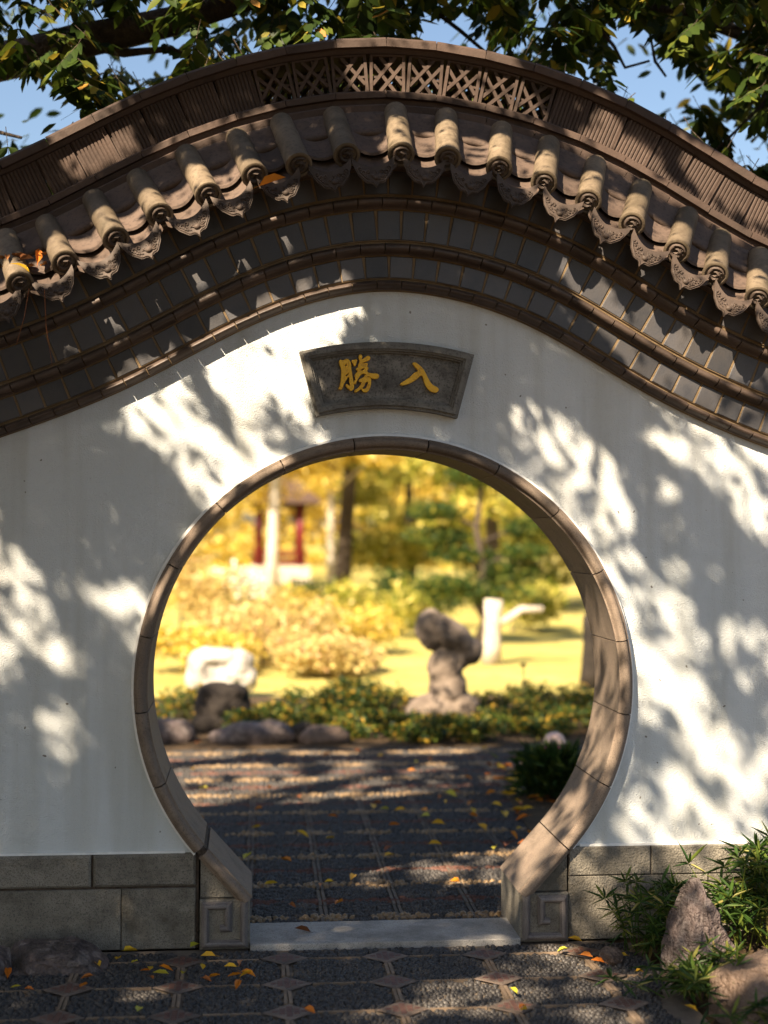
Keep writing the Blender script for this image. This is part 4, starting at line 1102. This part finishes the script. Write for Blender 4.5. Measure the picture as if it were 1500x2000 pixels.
put_rock('edging_rock', (-.12, 5.92, 0), 'small dark stone wedged between two pale edging stones', 'rock', [(0,0,.05,.13,.12,.11)], .02, .02, M['rock_dark'], 4)
# the dark block and the white pierced stone behind it
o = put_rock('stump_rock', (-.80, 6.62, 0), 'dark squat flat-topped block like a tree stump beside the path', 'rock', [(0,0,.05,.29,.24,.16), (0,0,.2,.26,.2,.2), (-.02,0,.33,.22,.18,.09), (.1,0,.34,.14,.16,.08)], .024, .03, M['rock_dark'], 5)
m = MB()
m = rock_mesh('pierced_rock', [(-.26,0,.22,.13,.14,.24), (-.05,0,.38,.26,.13,.10), (.20,0,.32,.17,.12,.15), (.31,0,.17,.10,.1,.17), (.10,0,.15,.20,.12,.14), (-.02,.03,.25,.25,.10,.16), (.0,0,.08,.36,.14,.09), (-.18,.02,.40,.12,.1,.09)], .022, .035, 6)
o = link('pierced_rock', m, M['rock_white']); o.location = (-.86, 9.6, 0); tag(o, 'sunlit white pierced limestone behind the dark stump block', 'rock')
# scholar's rock
sch = rock_mesh('scholar_rock', [(-.10,0,.11,.27,.22,.18), (.14,.03,.14,.18,.20,.18), (.02,0,.32,.18,.15,.20), (.0,0,.52,.16,.13,.2),
        (-.14,0,.87,.14,.14,.19), (.04,0,.82,.29,.15,.14,(0,.62,0)), (.24,.0,.67,.11,.12,.12), (.10,.02,.62,.14,.12,.12)], .014, .038, 9, .10)
o = link('scholar_rock', sch, M['rock_grey']); o.location = (1.22, 6.85, 0); tag(o, 'upright waisted limestone scholar rock with a bulging top', 'rock')

# low shrubs in the bed behind the path
cover_lab = [(-1.45, 7.4, .75, .30, 'low dark green shrub just inside the left gate ring'), (-.30, 6.7, .42, .22, 'low green and orange shrub right of the dark stump block'),
    (.20, 7.3, .50, .30, 'bushy low shrub with yellow tips midway between stump and scholar rock'), (.55, 6.2, .55, .20, 'dark low shrub at the path edge left of the scholar rock'),
    (.62, 8.0, .46, .34, 'russet-tipped low shrub behind, left of the scholar rock'), (1.28, 6.1, .50, .19, 'dark low shrub at the foot of the scholar rock'),
    (1.95, 6.4, .55, .22, 'dark low shrub right of the scholar rock'), (2.2, 7.4, .60, .32, 'yellow-tipped shrub behind, right of the scholar rock'), (2.75, 6.3, .5, .26, 'low shrub beside the right gate ring, farthest right of the bed')]
for x, y, r, h, lab in cover_lab:
    cl = [(random.uniform(-r, r)*.85, random.uniform(-.4, .4), h*random.uniform(.25, .6), r*.40, .30, h*.42) for _ in range(8)]
    shrub('low_shrub', (x, y, 0), lab, 'shrub', cl, 2600, .05, M['leaf_cover'], 'low shrubs in the bed behind the path', LEAF_OVAL, -.2)
# dark grassy bush just behind the gate, with its ball and flowers
bush = tag(empty('grassy_bush', (1.44, 3.25, .01)), 'dark grassy bush with pink flowers just behind the gate on the right', 'bush')
n = 1500; c = np.stack([RNG.normal(size=n)*.095, RNG.normal(size=n)*.10, .02 + .24*RNG.random(n)], 1)
dr = c*np.array([1.3, 1.3, .5]) + RNG.normal(size=(n, 3))*.12 + np.array([0, 0, .06]); nr = RNG.normal(size=(n, 3))
tag(scatter('foliage', LEAF_LANCE[0], LEAF_LANCE[1], frames(dr, nr, .12*(.7+.6*RNG.random(n))), c, M['leaf_green'], bush, RNG.random(n)*.9), kind='stuff')
for x, y, z in ((-.17, .1, .26), (.03, -.02, .32), (.09, .0, .30), (-.06, .05, .31)):
    m = MB()
    for k in range(5): a = 2*pi*k/5; m.sphere((.011*cos(a), .011*sin(a), 0), (.010, .010, .004), 6, 3)
    m.sphere((0, 0, .003), .005, 6, 3)
    o = m.build('flower', M['pink'], bush); o.location = (x, y, z)
m = MB(); m.sphere((0, 0, 0), .080, 20, 12); m.lathe([(.0805, -.012), (.083, -.006), (.083, .006), (.0805, .012)], 20)
m.lathe([(.02, -.30), (.02, -.07)], 8)
b = m.build('garden_ball', M['ball'], None, True); b.location = (1.62, 4.05, .24); tag(b, 'pale pink round ball on a short stake behind the dark grassy bush', 'ornament')
# seed head and the dark stump at the gate's right edge
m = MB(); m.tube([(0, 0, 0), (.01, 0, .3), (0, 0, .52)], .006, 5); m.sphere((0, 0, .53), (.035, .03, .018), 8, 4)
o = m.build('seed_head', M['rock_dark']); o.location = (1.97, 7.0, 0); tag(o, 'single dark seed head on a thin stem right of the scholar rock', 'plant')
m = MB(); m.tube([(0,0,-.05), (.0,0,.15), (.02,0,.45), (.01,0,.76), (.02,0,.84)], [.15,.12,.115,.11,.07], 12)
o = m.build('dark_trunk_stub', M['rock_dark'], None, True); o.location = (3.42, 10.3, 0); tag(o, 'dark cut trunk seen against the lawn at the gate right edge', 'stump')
# pale cut trunk with one side limb
pt = tag(empty('pale_trunk', (2.80, 13.5, 0)), 'pale sunlit cut trunk with one side limb on the lawn', 'stump')
m = MB(); m.tube([(0,0,-.05), (.01,0,.25), (.02,0,.6), (.03,0,.84)], [.15,.125,.12,.13], 12); m.build('trunk', M['pale_bark'], pt, True)
m = MB(); m.tube([(.03,0,.5), (.2,0,.55), (.42,0,.70), (.72,0,.70)], [.07,.06,.055,.05], 9); m.build('limb', M['pale_bark'], pt, True)

# pale autumn azalea mounds on the left of the lawn
for i, (x, y, rx, h, lab) in enumerate([(-1.25, 12.2, .85, .62, 'pale yellow shrub mound farthest left on the lawn'), (-.35, 13.6, 1.0, 1.0, 'peach-coloured shrub mound behind the white pierced stone'), (.55, 15.0, 1.05, 1.08, 'tallest pale yellow shrub mound, below the pavilion'), (.35, 12.2, .75, .55, 'low apricot shrub mound at the front right of the group')]):
    cl = [(random.uniform(-rx, rx)*.75, random.uniform(-.6, .6), h*random.uniform(.3, .72), rx*.42, .5, h*.34) for _ in range(9)]
    shrub('azalea_mound', (x, y, -.05), lab, 'shrub', cl, 4200, .07, M['leaf_apricot'] if i % 2 else M['leaf_yellow'], 'pale shrub mounds on the lawn', LEAF_WIDE)
# clipped green shrubs behind
for x, y, rx, h, lab in [(1.7, 19, .9, 1.05, 'rounded yellow-green shrub left of the scholar rock top'), (2.7, 21, 1.0, 1.1, 'dark green shrub right behind the scholar rock top'), (4.3, 20, 1.0, 1.0, 'yellow clipped shrub at the right gate edge'), (-1.8, 20, 1.2, 1.5, 'orange-brown shrub at the left gate edge'), (.9, 24, .8, .8, 'dark green shrub at the foot of the leaning trunk')]:
    cl = [(random.uniform(-rx, rx)*.75, random.uniform(-.6, .6), h*random.uniform(.3, .75), rx*.4, .5, h*.32) for _ in range(8)]
    shrub('round_shrub', (x, y, -.05), lab, 'shrub', cl, 3000, .085, M['leaf_lime'] if 'yellow' in lab else (M['leaf_apricot'] if 'orange' in lab else M['leaf_green']), 'rounded shrubs beyond the lawn', LEAF_WIDE)
# cloud-pruned pine with dark pads
pine = tag(empty('cloud_pine', (3.2, 17.0, -.05)), 'cloud-pruned pine with flat dark green pads right of the gate centre', 'tree')
m = MB(); m.tube([(0,0,0), (.12,0,.4), (-.1,0,.8), (.1,0,1.2), (-.05,0,1.9), (.1,.1,2.9)], [.11,.09,.08,.07,.05,.03], 8); m.build('trunk', M['bark'], pine, True)
for x, y, z, rx, rz in ((-.55, 0, .95, .55, .16), (.45, .1, 1.15, .80, .24), (.1, -.1, .8, .9, .2), (-.6, .3, 1.75, .6, .18), (.9, .2, 1.9, .5, .2), (-.25, .2, 1.45, .55, .15), (.75, 0, 1.50, .42, .15), (-.7, .2, 2.15, .45, .16), (-.1, 0, 2.75, .5, .2)):
    pad = leaf_cloud('pad', clump_points([(x, y, z, rx, .45, rz)], 1500), .09, M['leaf_green'], pine, LEAF_LONG, -.6); tag(pad, kind='stuff')
    m = MB(); m.tube([(0, 0, z-.25), (x*.5, y, z-.08), (x, y, z-.03)], [.03, .022, .012], 5); m.build('limb', M['bark'], pine)

# pavilion with red columns far behind
pav = tag(empty('pavilion', (.62, 47, -.05)), 'small garden pavilion with red columns and railing far behind the gate', 'pavilion')
m = MB(); m.box(-1.1, 1.1, -1.4, 1.4, 0, .62); m.build('plinth', M['cream_wall'], pav)
for x, y in ((-.75,-1.2), (.75,-1.2), (-.75,1.2), (.75,1.2)):
    m = MB(); m.tube([(0,0,.62), (0,0,3.0)], .15, 12); o = m.build('column', M['red'], pav, True); o.location = (x, y, 0)
for y in (-1.25, 1.25):
    m = MB(); m.box(-.95, .95, y-.05, y+.05, 1.12, 1.2); m.box(-.95, .95, y-.05, y+.05, .68, .74)
    for k in range(16): x = -.92 + k*.1226; m.box(x-.02, x+.02, y-.03, y+.03, .74, 1.12)
    m.build('railing', M['red'], pav)
m = MB(); m.box(-.95, .95, -1.3, 1.3, 2.75, 3.0); m.build('lintel', M['pav_roof'], pav)
m = MB()
ring0 = [(-1.5,-1.9,2.98), (1.5,-1.9,2.98), (1.5,1.9,2.98), (-1.5,1.9,2.98)]; ring1 = [(-.8,-.9,3.6), (.8,-.9,3.6), (.8,.9,3.6), (-.8,.9,3.6)]; ring2 = [(-.1,-.1,4.9), (.1,-.1,4.9), (.1,.1,4.9), (-.1,.1,4.9)]; low = [(x, y, 2.90) for x, y, z in ring0]
v = low + ring0 + ring1 + ring2
m.add(v, [(3,2,1,0)] + [(r*4+k, r*4+(k+1) % 4, (r+1)*4+(k+1) % 4, (r+1)*4+k) for r in range(3) for k in range(4)] + [(12,13,14,15)])
m.build('roof', M['pav_roof'], pav)
# white flowering shrub to the left of the pavilion
wf = tag(empty('white_flower_shrub', (-.75, 30, -.05)), 'shrub covered in white blossom left of the pavilion', 'shrub')
P = clump_points([(-.5,0,.55,.4,.4,.35), (0,0,.62,.45,.4,.36), (.45,0,.55,.4,.4,.34)], 900)
tag(leaf_cloud('blossom', P, .13, M['white_petal'], wf, LEAF_WIDE, 0), kind='stuff')
tag(leaf_cloud('foliage', P*.95, .10, M['leaf_lime'], wf, LEAF_OVAL, 0), kind='stuff')

# slender sunlit trunks and the autumn trees
def bare(loc, label, h, r, lean, bark, clumps, n, mat):
    return tree(loc, label, clumps, n, .16, mat, ([(0,0,-.05), (lean*.3,0,h*.35), (lean*.7,0,h*.7), (lean,0,h)], [r*1.15, r, r*.85, r*.5]), bark)
bare((-.02, 27, 0), 'slender pale trunk left of the pavilion column, with yellow crown', 4.2, .14, .12, 'pale_bark', clumps_in(12, .1, 4.4, 1.6, 1.1, .45, .8), 5000, M['leaf_yellow'])
bare((1.62, 31, 0), 'slender pale trunk right of the pavilion, with golden crown', 3.6, .11, -.05, 'pale_bark', clumps_in(10, 0, 4.1, 1.5, .9, .4, .8), 4200, M['leaf_yellow'])
bare((2.02, 33, 0), 'dark leaning trunk with spreading golden crown right of the pavilion', 5.4, .22, .35, 'bark', clumps_in(16, .3, 5.2, 2.6, 1.3, .5, .95), 7000, M['leaf_lime'])
back = [((-3.2, 31, 0), 'pale yellow tree at the far left seen through the gate', 2.6, 3.2, 3.0, 2.6, 'leaf_yellow'),
        ((-3.6, 40, 0), 'golden tree behind the white blossom shrub', 3.0, 2.7, 2.6, 2.7, 'leaf_yellow'),
        ((1.6, 56, 0), 'broad golden tree behind the pavilion', 4.2, 4.4, 4.6, 4.0, 'leaf_yellow'),
        ((4.2, 36, 0), 'yellow-green tree right of the dark leaning trunk', 3.0, 2.6, 2.4, 2.4, 'leaf_lime'),
        ((4.9, 26, 0), 'dark green tree with yellow patches at the upper right of the gate', 3.1, 2.0, 1.6, 1.5, 'leaf_lime'),
        ((6.6, 30, 0), 'bright lime tree at the right edge of the gate view', 2.4, 2.5, 2.6, 2.2, 'leaf_lime'),
        ((7.6, 42, 0), 'tall pale yellow tree at the far right', 3.6, 3.6, 3.4, 3.2, 'leaf_yellow'),
        ((-5.6, 44, 0), 'tall golden tree at the far left edge', 3.8, 3.6, 3.4, 3.4, 'leaf_yellow')]
for loc, lab, cz, rx, w, rz, mt_ in back:
    tree(loc, lab, clumps_in(22, 0, cz, rx, rz, .45, .95, flat=.8), 9500, .17, M[mt_], ([(0,0,-.1), (.1,0,cz*.5), (0,0,cz), (.1,0,cz+rz*.7)], [.22,.17,.12,.05]), 'bark', 'autumn trees beyond the lawn')
# a wood closing the view
P = np.stack([-34 + 84*RNG.random(26000), 72 + 10*RNG.random(26000), 9.5*RNG.random(26000)**.9], 1)
P[:, 2] += 1.2*np.sin(P[:, 0]*.5)
wood = leaf_cloud('forest', P, .62, M['leaf_yellow'], None, LEAF_WIDE, 0); tag(wood, 'far yellow forest closing the view behind the garden', 'forest', kind='stuff')

# ------------------------------------------------------------------ in front of the wall: rocks, bamboo, leaves
def put_boulder(name, loc, label, size, cuts, seed, mat, disp=.012, rot=(0, 0, 0)):
    o = link(name, boulder(name, size, cuts, seed, disp), mat); o.location = loc; o.rotation_euler = rot; autosmooth(o, 28)
    return tag(o, label, 'rock')
put_boulder('pointed_rock', (1.225, -.50, .15), 'pointed upright purple-grey rock among the bamboo by the wall', (.150, .12, .235),
            [(-.95,-.2,.38,.52), (.85,-.1,.62,.42), (.5,-.85,.35,.55), (-.45,-.85,.3,.58), (.2,.9,.5,.5), (1,-.3,-.2,.72), (-.2,-.6,.8,.78), (.75,-.55,.1,.70)], 12, M['rock'], .030, (0, .04, .1))
put_boulder('flat_rock', (1.36, -1.06, .085), 'blocky tan rock with a flat lit top at the lower right corner', (.255, .18, .17),
            [(0,-.15,1,.72), (-1,-.25,.12,.80), (.2,-1,.15,.78), (-.6,-.7,.5,.86), (1,0,.4,.85), (-.5,.3,.9,.8)], 15, M['rock_tan'], .026, (0, .05, .15))
put_boulder('corner_rock', (1.40, -1.42, .02), 'dark mossy rock lowest at the right edge, in front of the blocky one', (.13, .11, .11), [(-.6,-.6,.6,.6), (.4,-.5,.8,.62)], 16, M['rock'], .012)
put_boulder('low_rock', (-1.34, -.27, .035), 'long low purple-grey rock lying against the left plinth', (.20, .085, .075), [(-.2,-.3,1,.62), (1,-.3,.5,.62), (-.9,-.4,.5,.7), (.3,-1,.3,.7), (.1,-.6,.8,.72)], 18, M['rock'], .014, (0, 0, -.06))
put_boulder('low_rock', (-1.62, -.36, .03), 'small rounded rock at the left edge before the long one', (.12, .09, .08), [(.3,-.4,1,.6), (.9,-.4,.4,.65), (-.3,-1,.4,.7)], 19, M['rock'], .012)
put_rock('pebble_stone', (.885, -.36, 0), 'fist-sized brown stone among yellow leaves at the bamboo foot', 'rock', [(0,0,.02,.05,.045,.045), (.02,.01,.03,.03,.03,.03)], .006, .008, M['rock_tan'], 21)
tag(link('ground', (rock_mesh('ground', [(1.75,-.75,-.05,.72,1.0,.085), (1.5,.0,-.05,.62,.22,.08), (1.65,-1.7,-.05,.5,.6,.07)], .03, .02, 23)), M['soil']), kind='structure')

lance = pydata('bamboo_leaf', LEAF_LANCE[0], LEAF_LANCE[1])
def bamboo(loc, label, stems, per, size, keep, seed, spread=.12, h=(.2, .4)):
    """dwarf bamboo: thin canes, leaves fanned out in whorls near each node"""
    r = tag(empty('dwarf_bamboo', loc), label, 'bamboo', 'dwarf bamboo by the wall'); rn = random.Random(seed)
    ms = MB(); pos, dr, nr, sz = [], [], [], []
    for _ in range(stems):
        a = rn.uniform(0, 2*pi); q = spread*sqrt(rn.random()); b = Vector((q*cos(a), q*sin(a)*.7, 0)); H = rn.uniform(*h)
        ln = Vector((rn.gauss(0, .10), rn.gauss(-.05, .08), H)); tip = b + ln
        ms.tube([b, b + ln*.5 + Vector((0, 0, .02)), tip], [.0032, .0028, .0016], 5)
        for node in (.55, .78, 1.0):
            c = b + ln*node; k = per if node == 1.0 else per//2
            for i in range(k):
                aa = 2*pi*i/k + rn.uniform(-.4, .4); el = rn.uniform(-.55, .75) if node < 1 else rn.uniform(-.3, 1.1)
                pos.append(c); d = Vector((cos(aa)*cos(el), sin(aa)*cos(el), sin(el))); dr.append(d); nr.append(Vector((rn.gauss(0, .3), rn.gauss(0, .3), 1)) - d*d.z)
                sz.append(size*rn.uniform(.6, 1.15))
    ms.build('stem', M['leaf_bamboo_obj'], r)
    pos, dr, nr, sz = np.array(pos), np.array(dr), np.array(nr), np.array(sz)
    big = np.argsort(pos[:, 1])[:keep]; bs = set(big.tolist()); rest = np.array([i for i in range(len(pos)) if i not in bs])
    for q, R3 in zip(big, frames(dr[big], nr[big], sz[big])):
        o = link('leaf', lance, M['leaf_bamboo_obj'], r); m4 = Matrix([list(R3[k]) + [0] for k in range(3)] + [[0, 0, 0, 1]]); m4.translation = Vector(pos[q]); o.matrix_local = m4
    if len(rest): tag(scatter('leaves', LEAF_LANCE[0], LEAF_LANCE[1], frames(dr[rest], nr[rest], sz[rest]), pos[rest], M['leaf_bamboo'], r, RNG.random(len(rest))), kind='stuff')
    return r
bamboo((1.11, -.22, 0), 'small bamboo clump with yellowed lower leaves nearest the gate foot', 32, 9, .09, 220, 1, .13, (.05, .30))
bamboo((1.60, -.20, .02), 'tall dense bamboo clump behind the pointed rock', 46, 9, .105, 240, 2, .20, (.14, .42))
bamboo((1.86, -.5, .02), 'bamboo clump at the right edge above the blocky rock', 40, 9, .11, 160, 3, .22, (.14, .42))
bamboo((1.14, -.78, .0), 'dark low bamboo clump between the two rocks', 26, 8, .09, 180, 4, .17, (.06, .18))
bamboo((1.22, -1.25, .0), 'dark bamboo sprigs in the lower right in front of the blocky rock', 22, 8, .09, 120, 5, .2, (.05, .14))

# fallen leaves
fl = []
for k, (w, cu) in enumerate(((.24, .10), (.28, -.12), (.2, .22), (.32, .06))):
    V, F = leaf_shape(w, .35, cu); V = [(x, y-.5, z + .1*sin(3*y)) for x, y, z in V]
    V = V + [(0, -.78, .02), (.018, -.5, .01), (-.018, -.5, .01)]; F = F + [(6, 7, 8)]
    fl.append(pydata('fallen_leaf', V, F))
def fallen(x, y, z, label, group, size=None, mat='leaf_fallen', rot=None):
    o = link('fallen_leaf', random.choice(fl).copy(), None); o.data.materials.clear(); o.data.materials.append(M[mat])
    s = size or random.uniform(.038, .072); o.scale = (s, s, s); o.location = (x, y, z)
    o.rotation_euler = rot or (random.uniform(-.35, .35), random.uniform(-.5, .5), random.uniform(0, 2*pi))
    return tag(o, label, 'leaf', group)
LEAVES = [(-1.4, -0.57), (-1.45, -0.56), (-1.51, -0.37), (-1.2, -0.55), (-1.06, -0.11), (-1.18, -0.28), (-1.17, -0.22), (-1.1, -0.22), (-1.03, -0.28), (-1.2, -0.45), (-0.97, -0.36), (-0.98, -0.4), (-0.9, -0.35), (-0.92, -0.42), (-0.95, -0.48), (-0.74, -0.21), (-0.76, -0.37), (-0.61, -0.3), (-0.74, -0.51), (-0.71, -0.48), (-0.63, -0.49), (-0.59, -0.46), (-0.62, -0.59), (-0.97, -0.86), (-0.8, -0.08), (-0.65, -0.38), (-0.36, -0.91), (0.41, -0.95), (0.41, -0.76), (0.8, -0.1), (0.79, -0.34), (0.82, -0.4), (0.94, -0.35), (0.95, -0.56), (0.41, -0.94), (1.01, -1.01), (0.71, -0.25), (-0.58, -0.46), (-0.83, -0.43)]
LEAVES2 = [(0.81, 4.75), (-0.06, 1.04), (0.54, 2.31), (0.49, 2.51), (0.2, 2.83), (0.36, 2.75), (0.83, 2.93), (0.28, 2.3), (-0.12, 1.94), (0.93, 1.97), (1.07, 2.46), (0.68, 3.01), (1.29, 3.78), (1.19, 3.39), (1.13, 4.0), (0.79, 2.56), (0.98, 2.55), (0.99, 2.87), (0.29, 5.12), (-0.97, 5.66), (-0.72, 3.0), (-0.53, 2.29), (0.75, 3.24), (0.18, 1.64), (-0.38, 1.44), (-0.07, 2.55), (1.15, 2.94), (1.15, 2.69), (0.78, 2.19), (0.84, 1.71)]
HUES = ('orange', 'orange', 'yellow', 'yellow', 'lime', 'russet'); WORD = {'orange': 'orange', 'yellow': 'golden yellow', 'lime': 'lime-yellow', 'russet': 'russet brown'}
MARK_F = [(-1.34, -.27, 'beside the long low rock'), (-1.60, -.45, 'by the small rock at the left edge'), (-1.0, -.08, 'at the foot of the left plinth'), (-.68, -.12, 'below the left fret-carved foot'), (.68, -.15, 'below the right fret-carved foot'),
          (0, -.2, 'in front of the threshold slab'), (.885, -.36, 'around the fist-sized brown stone'), (1.2, -.9, 'by the dark low bamboo'), (-.9, -.42, 'on the pebbles a step out from the left plinth'), (-.6, -.5, 'on the pebbles a step out from the left foot'), (-.9, -.86, 'on the pebbles near the lower edge'), (.35, -.9, 'on the sunlit pebbles out from the right foot')]
MARK_B = [(0, .6, 'just behind the threshold slab'), (-.8, 2.4, 'on the path close to the left ring'), (.1, 2.4, 'in the middle of the path'), (.9, 2.4, 'near the right edge of the path'), (1.2, 3.3, 'around the dark grassy bush'), (0, 4.6, 'on the far end of the path'), (-.8, 5.4, 'by the pale edging stones'), (1.3, 4.6, 'at the far right bend of the path')]
def by(marks, x, y): return min(marks, key=lambda q: hypot(q[0]-x, q[1]-y))[2]
def strew(x, y, z, marks, group, lo, hi):
    h = random.choice(HUES); s = random.uniform(lo, hi)
    fallen(x, y, z, ('small ' if s < lo + .35*(hi-lo) else 'large ' if s > lo + .72*(hi-lo) else '') + WORD[h] + ' fallen leaf ' + by(marks, x, y), group, s, 'fall_' + h)
for x, y in LEAVES: strew(x, y, .024, MARK_F, 'leaves fallen on the front paving', .040, .074)
for x, y in LEAVES2: strew(x, y, .030, MARK_B, 'leaves fallen on the path behind the gate', .055, .095)
for _ in range(70):
    y = random.uniform(.9, 4.6); x = 1.02 + .06*y + abs(random.gauss(0, .28)) - .12
    if abs(x-1.44) < .15 and abs(y-3.25) < .15: continue
    strew(x, y, .035, [(1.1, 1.2, 'in the litter close behind the right ring'), (1.2, 2.3, 'in the litter before the dark grassy bush'), (1.4, 3.3, 'in the litter beside the dark grassy bush'), (1.5, 4.3, 'in the litter behind the grassy bush, by the pink ball')], 'leaves in the litter by the right path edge', .05, .10)
for _ in range(40): strew(random.uniform(-1.3, 1.3), random.uniform(.5, 5.3), .028, MARK_B, 'leaves fallen on the path behind the gate', .045, .085)
fallen(-.505, -.345, 3.150, 'large yellow leaf resting on the drip tiles left of the crown', None, .125, rot=(.5, -.2, -1.35))
fallen(-.345, .11, .032, 'curled brown leaf lying alone on the threshold slab', None, .075, 'leaf_dry', (.3, .7, 1.4))
fallen(-1.44, -.20, 2.86, 'bright yellow leaf caught upright beside the far left barrel tile', None, .09, rot=(1.1, .2, .3))
fallen(-1.50, -.26, 2.80, 'orange leaf caught in the tile trough at the far left', None, .085, rot=(.6, .1, 1.5))
for k in range(14): fallen(-1.52 + random.gauss(0, .05), -.21 + random.gauss(0, .035), 2.83 + random.gauss(0, .02), 'dry brown leaf in the litter caught in the far left tile trough', 'dry litter on the left roof tiles', .06, 'leaf_dry')
for x0, L, dx in ((-1.40, .30, .03), (-1.46, .22, -.05)):
    m = MB(); m.tube([(0, 0, 0), (dx*.3, -.01, -L*.5), (dx, .02, -L)], [.0016, .0014, .0008], 5)
    o = m.build('pine_needle', M['cobweb']); o.location = (x0, -.315, 2.70); tag(o, 'long red-brown needle hanging from the far left drip tiles', 'needle', 'needles hanging from the left eave')
